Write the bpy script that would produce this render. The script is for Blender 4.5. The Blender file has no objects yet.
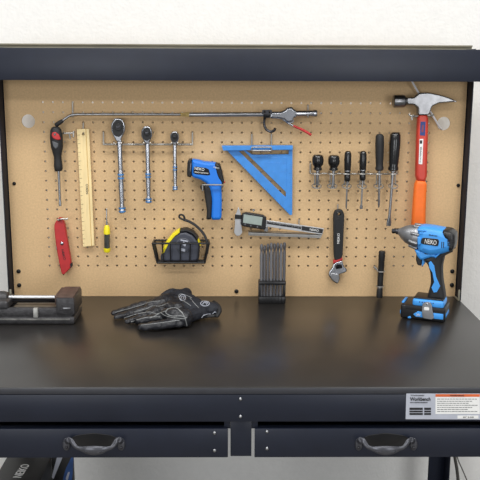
import bpy, bmesh, math, random
from mathutils import Vector, Matrix, noise
from mathutils.bvhtree import BVHTree
random.seed(7)
sc = bpy.context.scene
COL = sc.collection
R = math.radians

# ------------------------------------------------------------------ camera
F = 812.0
CAM = Vector((-0.014, -2.087, 1.478))
CM = (Matrix.Rotation(R(-0.7), 3, 'Z') @ Matrix.Rotation(R(90 - 11.5), 3, 'X') @ Matrix.Rotation(R(0.22), 3, 'Z'))
cd = bpy.data.cameras.new('camera'); cam = bpy.data.objects.new('camera', cd); COL.objects.link(cam)
cam.matrix_world = Matrix.Translation(CAM) @ CM.to_4x4()
cd.sensor_width = 36; cd.lens = 36 * F / 480; cd.clip_start = 0.05
sc.camera = cam
TZ = 0.90                                        # bench top height

def ray(px, py):
    return CM @ Vector(((px - 240) / F, -(py - 240) / F, -1))
FO, FR = Vector((0, 0, 0)), Matrix.Identity(3)   # a turned local frame (for a thing standing at an angle)
def frame(o=(0, 0, 0), ang=0.0):
    global FO, FR
    FO = Vector(o); FR = Matrix.Rotation(-ang, 3, 'Z')
LOCAL = set()
def at(px, py, Y):                               # point of the vertical plane y = Y
    d = FR @ ray(px, py); c = FR @ (CAM - FO); return c + d * ((Y - c.y) / d.y)
def B(px, py, d=0.0):                            # point d metres in front of the pegboard
    return at(px, py, -d)
def T(px, py, h=0.0):                            # point h metres above the bench top
    d = ray(px, py); return CAM + d * ((TZ + h - CAM.z) / d.z)
def q(Y):                                        # metres per pixel near that plane
    return (Y - CAM.y) / F

# ------------------------------------------------------------------ materials
def lin(c):
    c = c / 255.0
    return c / 12.92 if c <= 0.04045 else ((c + 0.055) / 1.055) ** 2.4
MATS = {}
def mat(name, rgb, rough=0.5, metal=0.0, var=0.08, scale=60, bump=0.0, bscale=300, coat=0.0, spec=0.5, stretch=None, trans=0.0):
    m = bpy.data.materials.new(name); m.use_nodes = True
    nt = m.node_tree; bs = nt.nodes['Principled BSDF']
    col = (lin(rgb[0]), lin(rgb[1]), lin(rgb[2]), 1)
    tc = nt.nodes.new('ShaderNodeTexCoord'); mp = nt.nodes.new('ShaderNodeMapping')
    nt.links.new(tc.outputs['Object'], mp.inputs['Vector'])
    if stretch: mp.inputs['Scale'].default_value = stretch
    nz = nt.nodes.new('ShaderNodeTexNoise'); nz.inputs['Scale'].default_value = scale; nz.inputs['Detail'].default_value = 4
    nt.links.new(mp.outputs['Vector'], nz.inputs['Vector'])
    rp = nt.nodes.new('ShaderNodeValToRGB')
    rp.color_ramp.elements[0].position = 0.3; rp.color_ramp.elements[1].position = 0.7
    rp.color_ramp.elements[0].color = (col[0] * (1 - var), col[1] * (1 - var), col[2] * (1 - var), 1)
    rp.color_ramp.elements[1].color = (min(1, col[0] * (1 + var)), min(1, col[1] * (1 + var)), min(1, col[2] * (1 + var)), 1)
    nt.links.new(nz.outputs['Fac'], rp.inputs['Fac']); nt.links.new(rp.outputs['Color'], bs.inputs['Base Color'])
    bs.inputs['Roughness'].default_value = rough; bs.inputs['Metallic'].default_value = metal
    bs.inputs['Specular IOR Level'].default_value = spec
    bs.inputs['Coat Weight'].default_value = coat
    bs.inputs['Transmission Weight'].default_value = trans
    if bump:
        n2 = nt.nodes.new('ShaderNodeTexNoise'); n2.inputs['Scale'].default_value = bscale; n2.inputs['Detail'].default_value = 3
        nt.links.new(mp.outputs['Vector'], n2.inputs['Vector'])
        b = nt.nodes.new('ShaderNodeBump'); b.inputs['Strength'].default_value = bump; b.inputs['Distance'].default_value = 0.002
        nt.links.new(n2.outputs['Fac'], b.inputs['Height']); nt.links.new(b.outputs['Normal'], bs.inputs['Normal'])
    MATS[name] = m
    return m
wall_m = mat('painted_plaster', (228, 227, 224), 0.85, var=0.02, bump=0.55, bscale=120)
floor_m = mat('concrete', (140, 136, 130), 0.7, var=0.15, scale=8)
navy = mat('navy_powder_coat', (24, 29, 43), 0.40, spec=.4, var=0.10, scale=25, bump=0.05, bscale=500)
navy_d = mat('dark_steel', (20, 25, 40), 0.6, var=0.1, spec=.3)
topm = mat('black_worktop', (36, 34, 33), 0.30, var=0.16, scale=14, bump=0.03, bscale=700, spec=0.7)
edge_m = mat('worktop_edge', (48, 49, 55), 0.45)
board_m = mat('tan_hardboard', (205, 173, 130), 0.78, var=0.09, scale=220, bump=0.08, bscale=900)
rail_m = mat('grey_rail', (128, 124, 108), 0.45, var=0.15, scale=10)
chrome = mat('chrome', (176, 178, 184), 0.24, 1.0, var=0.04)
steel = mat('brushed_steel', (158, 159, 162), 0.33, 1.0, var=0.12, scale=80)
dsteel = mat('dark_gunmetal', (74, 74, 78), 0.38, 1.0, var=0.15)
zinc = mat('zinc_wire', (178, 176, 172), 0.38, 0.85, var=0.12)
brass = mat('brass', (226, 198, 130), 0.3, .6)
black = mat('black_plastic', (20, 20, 22), 0.38, var=0.12)
rubber = mat('black_rubber', (25, 25, 27), 0.6, var=0.15, bump=0.15)
gloss = mat('gloss_black', (14, 14, 16), 0.22, coat=0.3)
grey_p = mat('grey_plastic', (84, 86, 90), 0.5)
tapem = mat('tape_case', (62, 65, 76), 0.42, var=0.12)
blue = mat('blue_plastic', (64, 152, 230), 0.42, var=0.05)
blue_b = mat('thermometer_blue', (28, 118, 218), 0.45, var=0.05)
blue_sq = mat('square_blue', (60, 134, 210), 0.45, var=0.08)
blue_st = mat('band_blue', (70, 130, 190), 0.35, 0.3)
red = mat('red_paint', (178, 40, 42), 0.45, var=0.1)
redorange = mat('hammer_red', (190, 58, 42), 0.4, var=0.06)
orange = mat('hammer_orange', (238, 112, 34), 0.55, var=0.06, bump=0.1)
yellow = mat('yellow_plastic', (240, 222, 30), 0.35, var=0.04)
wood = mat('ruler_wood', (236, 212, 158), 0.55, var=0.10, scale=30, stretch=(6, 1, 0.5))
white = mat('white_print', (232, 232, 230), 0.6, var=0.02)
silver = mat('silver_label', (186, 190, 202), 0.4, 0.2, var=0.05)
label_o = mat('label_orange', (212, 100, 45), 0.6)
ink = mat('black_ink', (26, 26, 30), 0.6)
cable_w = mat('white_cable', (222, 220, 222), 0.5)
cable_d = mat('grey_cable', (70, 68, 64), 0.6)
castm = mat('cast_iron', (60, 59, 61), 0.42, 0.35, var=0.35, scale=90, bump=0.5, bscale=220)
rust = mat('rusty_iron', (82, 65, 59), 0.6, 0.2, var=0.35, scale=50, bump=0.4, bscale=200)
glove_m = mat('black_leather', (27, 28, 33), 0.42, var=0.25, scale=45, bump=0.5, bscale=260)
cuff_m = mat('glove_fabric', (22, 25, 34), 0.7, var=0.2, bump=0.4, bscale=700)
stitch_m = mat('grey_stitch', (138, 140, 140), 0.6)
lcd = mat('lcd_grey', (150, 162, 156), 0.3)
pewter = mat('pewter', (84, 85, 91), 0.32, 0.6, var=0.15, scale=90)
carton = mat('black_carton', (30, 30, 31), 0.45, var=0.1)
clear_m = mat('smoked_clear', (60, 62, 58), 0.2, var=0.3)
fabric_b = mat('blue_print', (48, 82, 138), 0.5, var=0.4, scale=30)
dark_hole = mat('dark_bolt', (24, 24, 26), 0.35, 0.5)

# ------------------------------------------------------------------ object helpers
def wloc(o):
    v = Vector((0, 0, 0))
    while o is not None:
        if o.name in LOCAL: return v + Vector((0, 0, TZ))
        v += o.location; o = o.parent
    return v
def thing(name, label, cat, loc, group=None):
    o = bpy.data.objects.new(name, None); COL.objects.link(o); o.location = loc
    o.empty_display_size = 0.02
    o['label'] = label; o['category'] = cat
    if group: o['group'] = group
    return o
def finish(me, m, smooth=35):
    me.materials.clear(); me.materials.append(m)
    for p in me.polygons: p.use_smooth = True
    me.set_sharp_from_angle(angle=R(smooth))
def link(name, me, m, parent=None, label=None, cat=None, group=None, kind=None, smooth=35):
    o = bpy.data.objects.new(name, me); COL.objects.link(o)
    if parent is not None:
        me.transform(Matrix.Translation(-wloc(parent))); o.parent = parent
    elif kind != 'structure':
        xs = [v.co for v in me.vertices]
        c = Vector((sum(v.x for v in xs) / len(xs), sum(v.y for v in xs) / len(xs), min(v.z for v in xs)))
        me.transform(Matrix.Translation(-c)); o.location = c
    finish(me, m, smooth)
    if label: o['label'] = label
    if cat: o['category'] = cat
    if group: o['group'] = group
    if kind: o['kind'] = kind
    return o
def obj(name, bm, m, parent=None, **k):
    bmesh.ops.recalc_face_normals(bm, faces=bm.faces[:])
    me = bpy.data.meshes.new(name); bm.to_mesh(me); bm.free()
    return link(name, me, m, parent, **k)
def BM(): return bmesh.new()

def sweep(bm, pts, radii, seg=14, flat=1.0, caps=True, up=None, fixed=False):
    """tube through pts with a radius per point; flat squeezes the second axis"""
    pts = [Vector(p) for p in pts]; n = len(pts)
    if not isinstance(radii, (list, tuple)): radii = [radii] * n
    tan = []
    for i in range(n):
        a = pts[max(0, i - 1)]; b = pts[min(n - 1, i + 1)]
        t = b - a
        if t.length < 1e-9: t = tan[-1] if tan else Vector((0, 0, 1))
        tan.append(t.normalized())
    ref = Vector((0, 1, 0)) if abs(tan[0].y) < 0.9 else Vector((0, 0, 1))
    if up: ref = Vector(up)
    rings = []; nprev = None
    for i in range(n):
        t = tan[i]
        if nprev is None or fixed: nv = (ref - t * ref.dot(t)).normalized()
        else:
            nv = nprev - t * nprev.dot(t); nv.normalize()
        nprev = nv; bv = t.cross(nv)
        rings.append([bm.verts.new(pts[i] + (nv * math.cos(2 * math.pi * k / seg) * flat + bv * math.sin(2 * math.pi * k / seg)) * radii[i]) for k in range(seg)])
    for i in range(n - 1):
        for k in range(seg):
            bm.faces.new((rings[i][k], rings[i][(k + 1) % seg], rings[i + 1][(k + 1) % seg], rings[i + 1][k]))
    if caps:
        bm.faces.new(rings[0][::-1]); bm.faces.new(rings[-1])
    return bm
def lathe(bm, a, b, prof, seg=18, flat=1.0):
    """prof: (t along a-b, radius)"""
    a = Vector(a); b = Vector(b)
    return sweep(bm, [a + (b - a) * t + (b - a) * 1e-5 * i for i, (t, r) in enumerate(prof)], [r for t, r in prof], seg, flat)
def loop(bm, pts, r, seg=8):
    """closed tube"""
    pts = [Vector(p) for p in pts]; n = len(pts); rings = []
    nrm = (pts[n // 3] - pts[0]).cross(pts[2 * n // 3] - pts[0]).normalized()
    for i in range(n):
        t = (pts[(i + 1) % n] - pts[i - 1]).normalized(); b = t.cross(nrm).normalized()
        rings.append([bm.verts.new(pts[i] + (nrm * math.cos(2 * math.pi * k / seg) + b * math.sin(2 * math.pi * k / seg)) * r) for k in range(seg)])
    for i in range(n):
        for k in range(seg):
            bm.faces.new((rings[i][k], rings[i][(k + 1) % seg], rings[(i + 1) % n][(k + 1) % seg], rings[(i + 1) % n][k]))
    return bm
def box(bm, x0, x1, y0, y1, z0, z1, bev=0.0, seg=2, M=None):
    r = bmesh.ops.create_cube(bm, size=1)
    vs = r['verts']
    for v in vs:
        v.co = Vector(((x0 + x1) / 2 + v.co.x * (x1 - x0), (y0 + y1) / 2 + v.co.y * (y1 - y0), (z0 + z1) / 2 + v.co.z * (z1 - z0)))
    if bev:
        es = list({e for v in vs for e in v.link_edges})
        bmesh.ops.bevel(bm, geom=es, offset=bev, segments=seg, affect='EDGES', profile=0.5)
    return bm
def ball(bm, c, rx, ry, rz, seg=16):
    r = bmesh.ops.create_uvsphere(bm, u_segments=seg, v_segments=seg // 2 + 2, radius=1)
    for v in r['verts']: v.co = Vector(c) + Vector((v.co.x * rx, v.co.y * ry, v.co.z * rz))
    return bm
def smooth_path(pts, n=6):
    """Catmull-Rom through pts"""
    pts = [Vector(p) for p in pts]; out = []
    for i in range(len(pts) - 1):
        p0 = pts[max(0, i - 1)]; p1 = pts[i]; p2 = pts[i + 1]; p3 = pts[min(len(pts) - 1, i + 2)]
        for k in range(n):
            t = k / n
            out.append(0.5 * ((2 * p1) + (p2 - p0) * t + (2 * p0 - 5 * p1 + 4 * p2 - p3) * t * t + (3 * p1 - p0 - 3 * p2 + p3) * t ** 3))
    out.append(pts[-1]); return out
def rounded(poly, n=4, k=0.14):
    """closed smooth outline through the corners (Chaikin)"""
    p = [Vector((a, b)) for a, b in poly]
    for _ in range(n):
        o = []
        for i in range(len(p)):
            a = p[i]; b = p[(i + 1) % len(p)]
            o += [a * (1 - k) + b * k, a * k + b * (1 - k)]
        p = o
        if len(p) > 160: break
    return [(v.x, v.y) for v in p]
def plane_prism_mesh(loops, thick, bevel):
    cu = bpy.data.curves.new('c', 'CURVE'); cu.dimensions = '2D'; cu.fill_mode = 'BOTH'
    bevel = min(bevel, thick * 0.45)
    cu.extrude = thick / 2 - bevel; cu.bevel_depth = bevel; cu.bevel_resolution = 2; cu.offset = -bevel
    for lp in loops:
        s = cu.splines.new('POLY'); s.points.add(len(lp) - 1); s.use_cyclic_u = True
        for pt, (u, v) in zip(s.points, lp): pt.co = (u, v, 0, 1)
    o = bpy.data.objects.new('c', cu)
    me = bpy.data.meshes.new_from_object(o)
    bpy.data.objects.remove(o); bpy.data.curves.remove(cu)
    return me
def prism(name, polys, Yf, thick, m, parent, bevel=0.001, rnd=0, mid=False, **k):
    """outline(s) in the vertical plane y = Yf, given real thickness going back; later outlines are holes"""
    if isinstance(polys[0][0], (int, float)): polys = [polys]
    lps = []
    for pl in polys:
        if rnd: pl = rounded(pl, rnd)
        lps.append([(p.x, p.z) for p in (at(a, b, Yf + (thick / 2 if mid else 0)) for a, b in pl)])
    me = plane_prism_mesh(lps, thick, bevel)
    me.transform(Matrix.Translation((0, Yf + thick / 2, 0)) @ Matrix(((1, 0, 0, 0), (0, 0, -1, 0), (0, 1, 0, 0), (0, 0, 0, 1))))
    return link(name, me, m, parent, **k)
def circ(cx, cy, r, n=20, ry=None):
    ry = ry or r
    return [(cx + r * math.cos(2 * math.pi * i / n), cy + ry * math.sin(2 * math.pi * i / n)) for i in range(n)]
def text(name, s, pos, right, up, width, m, parent, height=None, thick=0.0003, bold=0.0, **k):
    cu = bpy.data.curves.new('t', 'FONT'); cu.body = s; cu.align_x = 'CENTER'; cu.align_y = 'CENTER'; cu.extrude = thick
    cu.offset = bold
    o = bpy.data.objects.new('t', cu); me = bpy.data.meshes.new_from_object(o)
    bpy.data.objects.remove(o); bpy.data.curves.remove(cu)
    xs = [v.co.x for v in me.vertices]; ys = [v.co.y for v in me.vertices]
    w = max(xs) - min(xs); h = max(ys) - min(ys); sx = width / w; sy = (height / h) if height else sx
    right = Vector(right).normalized(); up = Vector(up); up = (up - right * up.dot(right)).normalized(); nrm = right.cross(up)
    cx = (max(xs) + min(xs)) / 2; cy = (max(ys) + min(ys)) / 2
    for v in me.vertices:
        c = v.co; v.co = Vector(pos) + right * (c.x - cx) * sx + up * (c.y - cy) * sy + nrm * c.z
    return link(name, me, m, parent, **k)
def btext(name, s, p0, p1, hpx, Y, m, parent, bold=0.0):
    """lettering whose mid line runs from pixel p0 to pixel p1 on plane Y"""
    a = at(p0[0], p0[1], Y); b = at(p1[0], p1[1], Y); r = b - a
    up = Vector((-r.z, 0, r.x))
    return text(name, s, (a + b) / 2, r, up, r.length, m, parent, hpx * q(Y), bold=bold)
def strip(p0, p1, w):
    """pixel quad along p0-p1 of width w"""
    a = Vector(p0); b = Vector(p1); d = (b - a).normalized(); n = Vector((-d.y, d.x)) * w / 2
    return [tuple(a + n), tuple(b + n), tuple(b - n), tuple(a - n)]
def along(p0, p1, t): return (p0[0] + (p1[0] - p0[0]) * t, p0[1] + (p1[1] - p0[1]) * t)

# ------------------------------------------------------------------ the room
GAP = 0.14
bm = BM(); box(bm, -3.0, 3.0, GAP, GAP + 0.12, 0, 2.8); obj('wall_back', bm, wall_m, kind='structure')
bm = BM(); box(bm, -3.0, 3.0, -4.5, GAP, -0.1, 0); obj('floor', bm, floor_m, kind='structure')

# ------------------------------------------------------------------ workbench
HW = 0.590
wb = thing('workbench', 'navy and black steel workbench with tan pegboard back and two drawers', 'workbench', (0, -0.3, 0))
FY = -0.640
bm = BM(); box(bm, -HW, HW, FY, 0.012, TZ - 0.014, TZ, 0.003); top = obj('tabletop', bm, topm, wb)
bm = BM(); box(bm, -HW, HW, FY - 0.0015, FY + 0.002, TZ - 0.0135, TZ - 0.002, 0.0008); obj('edge_band', bm, edge_m, top)
zb = lambda py: at(240, py, FY).z
# apron with a returned lower lip
bm = BM(); box(bm, -HW, HW, FY - 0.0015, FY + 0.006, zb(421.5), TZ - 0.0142, 0.0015)
box(bm, -HW, HW, FY + 0.003, FY + 0.030, zb(421.5), zb(421.5) + 0.002); apron = obj('apron', bm, navy, wb)
for sx in (-1, 1):
    bm = BM(); box(bm, sx * HW - 0.002 * (sx > 0) , sx * HW + 0.002 * (sx < 0), FY + 0.008, -0.02, zb(421.5), TZ - 0.0142)
    obj('side_apron', bm, navy, wb)
bm = BM(); box(bm, -HW + .003, HW - .003, -0.012, -0.008, zb(421.5), TZ - 0.0142); obj('rear_apron', bm, navy_d, wb)
xa = at(230.5, 440, FY).x; xb = at(251.5, 440, FY).x
bm = BM(); box(bm, xa, xb, FY + 0.0032, FY + 0.0062, zb(457), zb(421.6), 0.0008)
box(bm, xa, xa + .003, FY + 0.0065, -0.05, zb(457), zb(421.6)); box(bm, xb - .003, xb, FY + 0.0065, -0.05, zb(457), zb(421.6))
box(bm, xa - .012, xa - .0002, FY + .007, FY + .010, zb(430), zb(421.6)); box(bm, xb + .0002, xb + .012, FY + .007, FY + .010, zb(430), zb(421.6))  # added blocking plates that keep the upper drawer gaps dark
obj('centre_rail', bm, navy, wb)
def bolt(px, py, Y, r, m, parent, name='bolt', cross=True, lift=0.003):
    p = at(px, py, Y); bm = BM()
    lathe(bm, p + Vector((0, 0.001, 0)), p - Vector((0, lift, 0)), [(0, r), (0.25, r), (0.6, r * .92), (0.85, r * .65), (1, r * .28)], 14)
    return obj(name, bm, m, parent)
for py in (399, 416.5): bolt(240.5, py, FY - 0.0015, 0.0036, steel, apron)
# drawers
def drawer(x0, x1, hc, bolts):
    bm = BM(); Y = FY - 0.004
    z0 = zb(456.5); z1 = zb(428)
    box(bm, x0, x1, Y, Y + 0.003, z0, z1, 0.001)                 # front
    box(bm, x0 + .002, x1 - .002, Y + .004, Y + .018, z1 - .0018, z1 - .0004)     # folded top lip
    box(bm, x0 + .004, x0 + .006, Y + .004, -0.10, z0 + .004, z1 - .003)
    box(bm, x1 - .006, x1 - .004, Y + .004, -0.10, z0 + .004, z1 - .003)
    box(bm, x0 + .004, x1 - .004, -0.10, -0.098, z0 + .004, z1 - .003)
    box(bm, x0 + .004, x1 - .004, Y + .004, -0.098, z0 + .002, z0 + .004)
    d = obj('drawer', bm, navy, wb)
    # bail handle
    h = BM(); yy = lambda dd: Y - dd
    Ls = [(-27.5, 439.6, .016, .0042), (-24.5, 440.6, .020, .0046), (-22, 444, .023, .0042), (-19, 447.2, .026, .0038), (-14, 448.8, .028, .0046), (-8, 450.0, .030, .0078),
          (0, 450.6, .031, .0096), (8, 450.0, .030, .0078), (14, 448.8, .028, .0046), (19, 447.2, .026, .0038), (22, 444, .023, .0042), (24.5, 440.6, .020, .0046), (27.5, 439.6, .016, .0042)]
    pts = smooth_path([at(hc + a * .93, b, yy(dd)) for a, b, dd, r in Ls], 5)
    rr = [v.x for v in smooth_path([Vector((r, 0, 0)) for a, b, dd, r in Ls], 5)]
    sweep(h, pts, rr, 14, 0.45, fixed=True)
    for s_ in (-1, 1):
        sweep(h, smooth_path([at(hc + s_ * 26.8, 441.5, yy(.002)), at(hc + s_ * 26.4, 440.5, yy(.012)), at(hc + s_ * 25, 439.7, yy(.018))], 4), .0052, 12)
    hd = obj('handle', h, pewter, d)
    for s in (-1, 1):
        e = BM(); p = at(hc + s * 27.4, 444, Y)
        lathe(e, p + Vector((0, .001, 0)), p - Vector((0, .006, 0)), [(0, .0072), (.5, .0072), (.85, .0060), (1, .004)], 20)
        for v in e.verts: v.co.z = p.z + (v.co.z - p.z) * 1.75
        obj('escutcheon', e, pewter, d)
        bolt(hc + s * 27.4, 447.5, Y - .006, .0026, dsteel, d)
    prism('dark_plate', rounded([(hc - 26, 440), (hc - 18, 435.5), (hc, 433), (hc + 18, 435.5), (hc + 26, 440), (hc + 22, 446), (hc - 22, 446)], 3), Y - .0012, .0012, black, hd, .0003)  # thin black oval on the drawer front above the grip
    g = BM(); prof = [(hc + math.cos(t) * 17, 448 + math.sin(t) * 5) for t in (0.3, 1.57, 2.84)]
    for i in range(15):                                          # ribbed underside of the grip
        a = -10 + i * 20 / 14; p = at(hc + a, 453.2 - abs(a) * .16, Y - .0335)
        ball(g, p, .0012, .0015, .0026, 8)
    obj('grip_rib', g, pewter, d)
    for bx, by in bolts: bolt(bx, by, Y, .0036, steel, d)
    return d
drawer(-0.553, at(228, 440, FY).x, 94, [(214.5, 433), (214.5, 450.5)])
drawer(at(254.5, 440, FY).x, 0.561, 386, [(267, 431.5), (267, 448.5)])
# legs
zlow = TZ - 0.014
for sx in (-1, 1):
    bm = BM()
    box(bm, min(sx * .541, sx * .588), max(sx * .541, sx * .588), 0.006, 0.009, 0, zlow, 0.0008)
    box(bm, min(sx * .585, sx * .588), max(sx * .585, sx * .588), -0.042, 0.006, 0, zlow, 0.0008)
    obj('rear_leg', bm, navy_d, wb)
    bm = BM()
    box(bm, min(sx * .541, sx * .588), max(sx * .541, sx * .588), FY + .009, FY + .012, 0, zlow, 0.0008)
    box(bm, min(sx * .585, sx * .588), max(sx * .585, sx * .588), FY + .012, FY + .06, 0, zlow, 0.0008)
    obj('front_leg', bm, navy_d, wb)
bm = BM(); box(bm, -.584, .584, FY + .013, 0.005, .24, .25); box(bm, -.584, .584, FY + .013, FY + .016, .205, .24); obj('lower_shelf', bm, navy, wb)
# uprights beside the pegboard
ztop = at(240, 44.2, 0).z
for sx in (-1, 1):
    bm = BM()
    a, b = sorted((sx * .5875, sx * .590)); box(bm, a, b, -0.042, 0.004, TZ, ztop - .01, 0.0006)
    a, b = sorted((sx * .580, sx * .590)); box(bm, a, b, 0.0055, 0.008, TZ, ztop - .01, 0.0006)
    up = obj('upright', bm, navy_d, wb)
    bm = BM(); a, b = sorted((sx * .582, sx * .5872)); box(bm, a, b, -0.0419, -0.039, TZ + .001, TZ + .03, 0.001); box(bm, a, b, -0.042, -0.004, TZ + .0005, TZ + .003, .0005)
    obj('foot_tab', bm, rail_m, up)
# pegboard: drilled sheet
S = 0.0252
h0 = B(42.6, 102.2); NC = 40
hz_last = B(240, 265.8).z
NR = int(round((h0.z - hz_last) / S)) + 1
SZ = (h0.z - hz_last) / (NR - 1)
bx0, bx1 = -0.5855, 0.5855; bz0, bz1 = TZ + 0.0005, ztop - 0.012; TH = 0.005
pbm = BM()
def cell(x0, x1, z0, z1, c=None, r=0, n=8):
    if c is None:
        for y, rev in ((0.0, False), (TH, True)):
            v = [pbm.verts.new(p) for p in ((x0, y, z0), (x1, y, z0), (x1, y, z1), (x0, y, z1))]
            pbm.faces.new(v[::-1] if rev else v)
        return
    of, ob, inf, inb = [], [], [], []
    for i in range(n):
        a = 2 * math.pi * i / n + math.pi / 4
        ux, uz = math.cos(a), math.sin(a)
        cand = []
        if abs(ux) > 1e-6: cand.append(((x1 - c[0]) if ux > 0 else (x0 - c[0])) / ux)
        if abs(uz) > 1e-6: cand.append(((z1 - c[1]) if uz > 0 else (z0 - c[1])) / uz)
        s = min(cand)
        ox, oz = c[0] + ux * s, c[1] + uz * s
        if i % (n // 4) == 0: ox = x1 if ux > 0 else x0; oz = z1 if uz > 0 else z0
        ix, iz = c[0] + ux * r, c[1] + uz * r
        of.append(pbm.verts.new((ox, 0, oz))); ob.append(pbm.verts.new((ox, TH, oz)))
        inf.append(pbm.verts.new((ix, 0, iz))); inb.append(pbm.verts.new((ix, TH, iz)))
    for i in range(n):
        j = (i + 1) % n
        pbm.faces.new((of[i], of[j], inf[j], inf[i])); pbm.faces.new((ob[j], ob[i], inb[i], inb[j])); pbm.faces.new((inf[i], inf[j], inb[j], inb[i]))
gx0 = h0.x - S / 2; gx1 = h0.x + S * (NC - .5); gz1 = h0.z + SZ / 2; gz0 = hz_last - SZ / 2
for i in range(NC):
    for j in range(NR):
        x = h0.x + i * S; z = h0.z - j * SZ
        cell(x - S / 2, x + S / 2, z - SZ / 2, z + SZ / 2, (x, z), 0.0030, 8)
cell(bx0, bx1, bz0, gz0); cell(bx0, bx1, gz1, bz1)
for (px, py, xa_, xb_) in ((28.2, 121.2, bx0, gx0), (443.7, 123.6, gx1, bx1)):
    c = B(px, py); rr = 0.0172; w = 0.020
    cell(xa_, c.x - w, gz0, gz1); cell(c.x + w, xb_, gz0, gz1)
    cell(c.x - w, c.x + w, gz0, c.z - w); cell(c.x - w, c.x + w, c.z + w, gz1)
    cell(c.x - w, c.x + w, c.z - w, c.z + w, (c.x, c.z), rr, 32)
for (p, r_) in (((bx0, bz0), (bx1, bz0)), ((bx1, bz0), (bx1, bz1)), ((bx1, bz1), (bx0, bz1)), ((bx0, bz1), (bx0, bz0))):
    v = [pbm.verts.new(t) for t in ((p[0], 0, p[1]), (p[0], TH, p[1]), (r_[0], TH, r_[1]), (r_[0], 0, r_[1]))]; pbm.faces.new(v)
bmesh.ops.remove_doubles(pbm, verts=pbm.verts, dist=1e-5)
pb = obj('pegboard', pbm, board_m, wb, smooth=20)
for (px, py) in ((18.6, 271.3), (19.2, 285.2), (452.3, 271.3), (451.8, 285), (236.5, 291.3), (14.2, 183.6), (458.2, 185.4)):
    bolt(px, py, 0, .0058 if px not in (14.2, 458.2) else .0048, dark_hole, pb, name='screw', lift=.004)
# hood along the top
HD = -0.10; hz0 = at(240, 80.9, HD).z; hz1 = at(240, 48.6, HD).z
bm = BM(); box(bm, -.596, .596, HD, HD + .0025, hz0, hz1, .001)
box(bm, -.596, .596, HD + .0027, 0.012, hz1 - .0022, hz1 - .0002)
box(bm, -.596, .596, HD + .0027, HD + .02, hz0, hz0 + .002)
for sx in (-1, 1): a, b = sorted((sx * .5935, sx * .596)); box(bm, a, b, HD + .0027, 0.012, hz0, hz1 - .0023)
obj('top_hood', bm, navy, wb)
bm = BM(); box(bm, -.596, .596, 0.0125, 0.016, hz1 - .03, ztop, .001); box(bm, -.596, .596, .008, .0124, ztop - .004, ztop, .001); obj('top_rail', bm, rail_m, wb)

# label on the apron
Y = FY - .0015
lb = prism('label_sticker', [(406.3, 393.6), (490, 393.6), (490, 419.6), (405.6, 419.2)], Y - .0004, .0004, silver, wb, .0001, label='silver product label with black print')
def ap(name, x0, y0, x1, y1, m, par, off=.0007): return prism(name, [(x0, y0), (x1, y0), (x1, y1), (x0, y1)], Y - off, .0003, m, par, .0)
Yl = Y - .0009
ap('warning_panel', 435.5, 397, 479.8, 414, white, lb)
ap('warning_header', 435.5, 394.2, 479.8, 396.8, label_o, lb)
btext('lettering', 'WARNING', (450, 395.5), (464, 395.5), 1.7, Yl - .0003, ink, lb)
btext('lettering', 'Workmaster', (410.5, 395.3), (424.5, 395.3), 1.5, Yl, ink, lb)
btext('lettering', 'Workbench', (410, 399.1), (430.5, 399.1), 4.2, Yl, ink, lb, .02)
btext('lettering', 'WITH LIGHTED PEGBOARD', (410, 402.6), (427.5, 402.6), 1.1, Yl, ink, lb)
ap('print_table', 409.5, 407.7, 422.8, 415, ink, lb); ap('print_table', 424.2, 407.7, 431, 415, ink, lb)
for yy_ in (410.1, 412.5): ap('print_rule', 409, yy_, 431.5, yy_ + .45, silver, lb, .0012)
for i, yy_ in enumerate((398.8, 401, 403, 405, 407.2, 409.2, 411.2)):
    bm = BM(); x = 437.2; random.seed(i)
    while x < 477 - (i % 3) * 5:
        w = random.uniform(1.2, 3.6); a = at(x, yy_, Yl); b = at(min(x + w, 478), yy_ + .55, Yl); x += w + .6
        box(bm, a.x, b.x, Yl, Yl + .0002, b.z, a.z)
    obj('small_print', bm, grey_p, lb)
ap('barcode_panel', 457.5, 415.6, 478.5, 418.6, white, lb)
btext('lettering', '60" 2-DR', (463, 417.1), (474, 417.1), 1.5, Yl, ink, lb)

# ------------------------------------------------------------------ cables
bm = BM(); sweep(bm, smooth_path([at(410.5, 78, -.03), at(413.5, 84, -.022), at(421, 97, -.012), at(433, 116, -.012), at(439.5, 127, -.006), at(440.8, 128.6, .02), at(441, 131, .05)], 8), .0026, 10)
obj('power_cable', bm, cable_w, label='thin white cable running from the hood into the right round pegboard hole', cat='cable')
bm = BM(); sweep(bm, smooth_path([at(452.5, 436, .03), at(454.5, 455, .03), at(457, 470, .03), at(458.5, 488, .03), at(459, 520, .03), B(462, 560, -.03)], 8), .0045, 10)
obj('hanging_cable', bm, cable_d, label='thick grey cord hanging straight down beside the right rear leg', cat='cable')
bm = BM(); sweep(bm, smooth_path([at(453.5, 440, .04), at(457.5, 458, .04), at(463, 471, .04), at(469, 486, .04), at(480, 520, .04)], 8), .0016, 8)
obj('hanging_cable', bm, cable_d, label='thin dark cord slanting right below the drawers, right of the thick cord', cat='cable')

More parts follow.
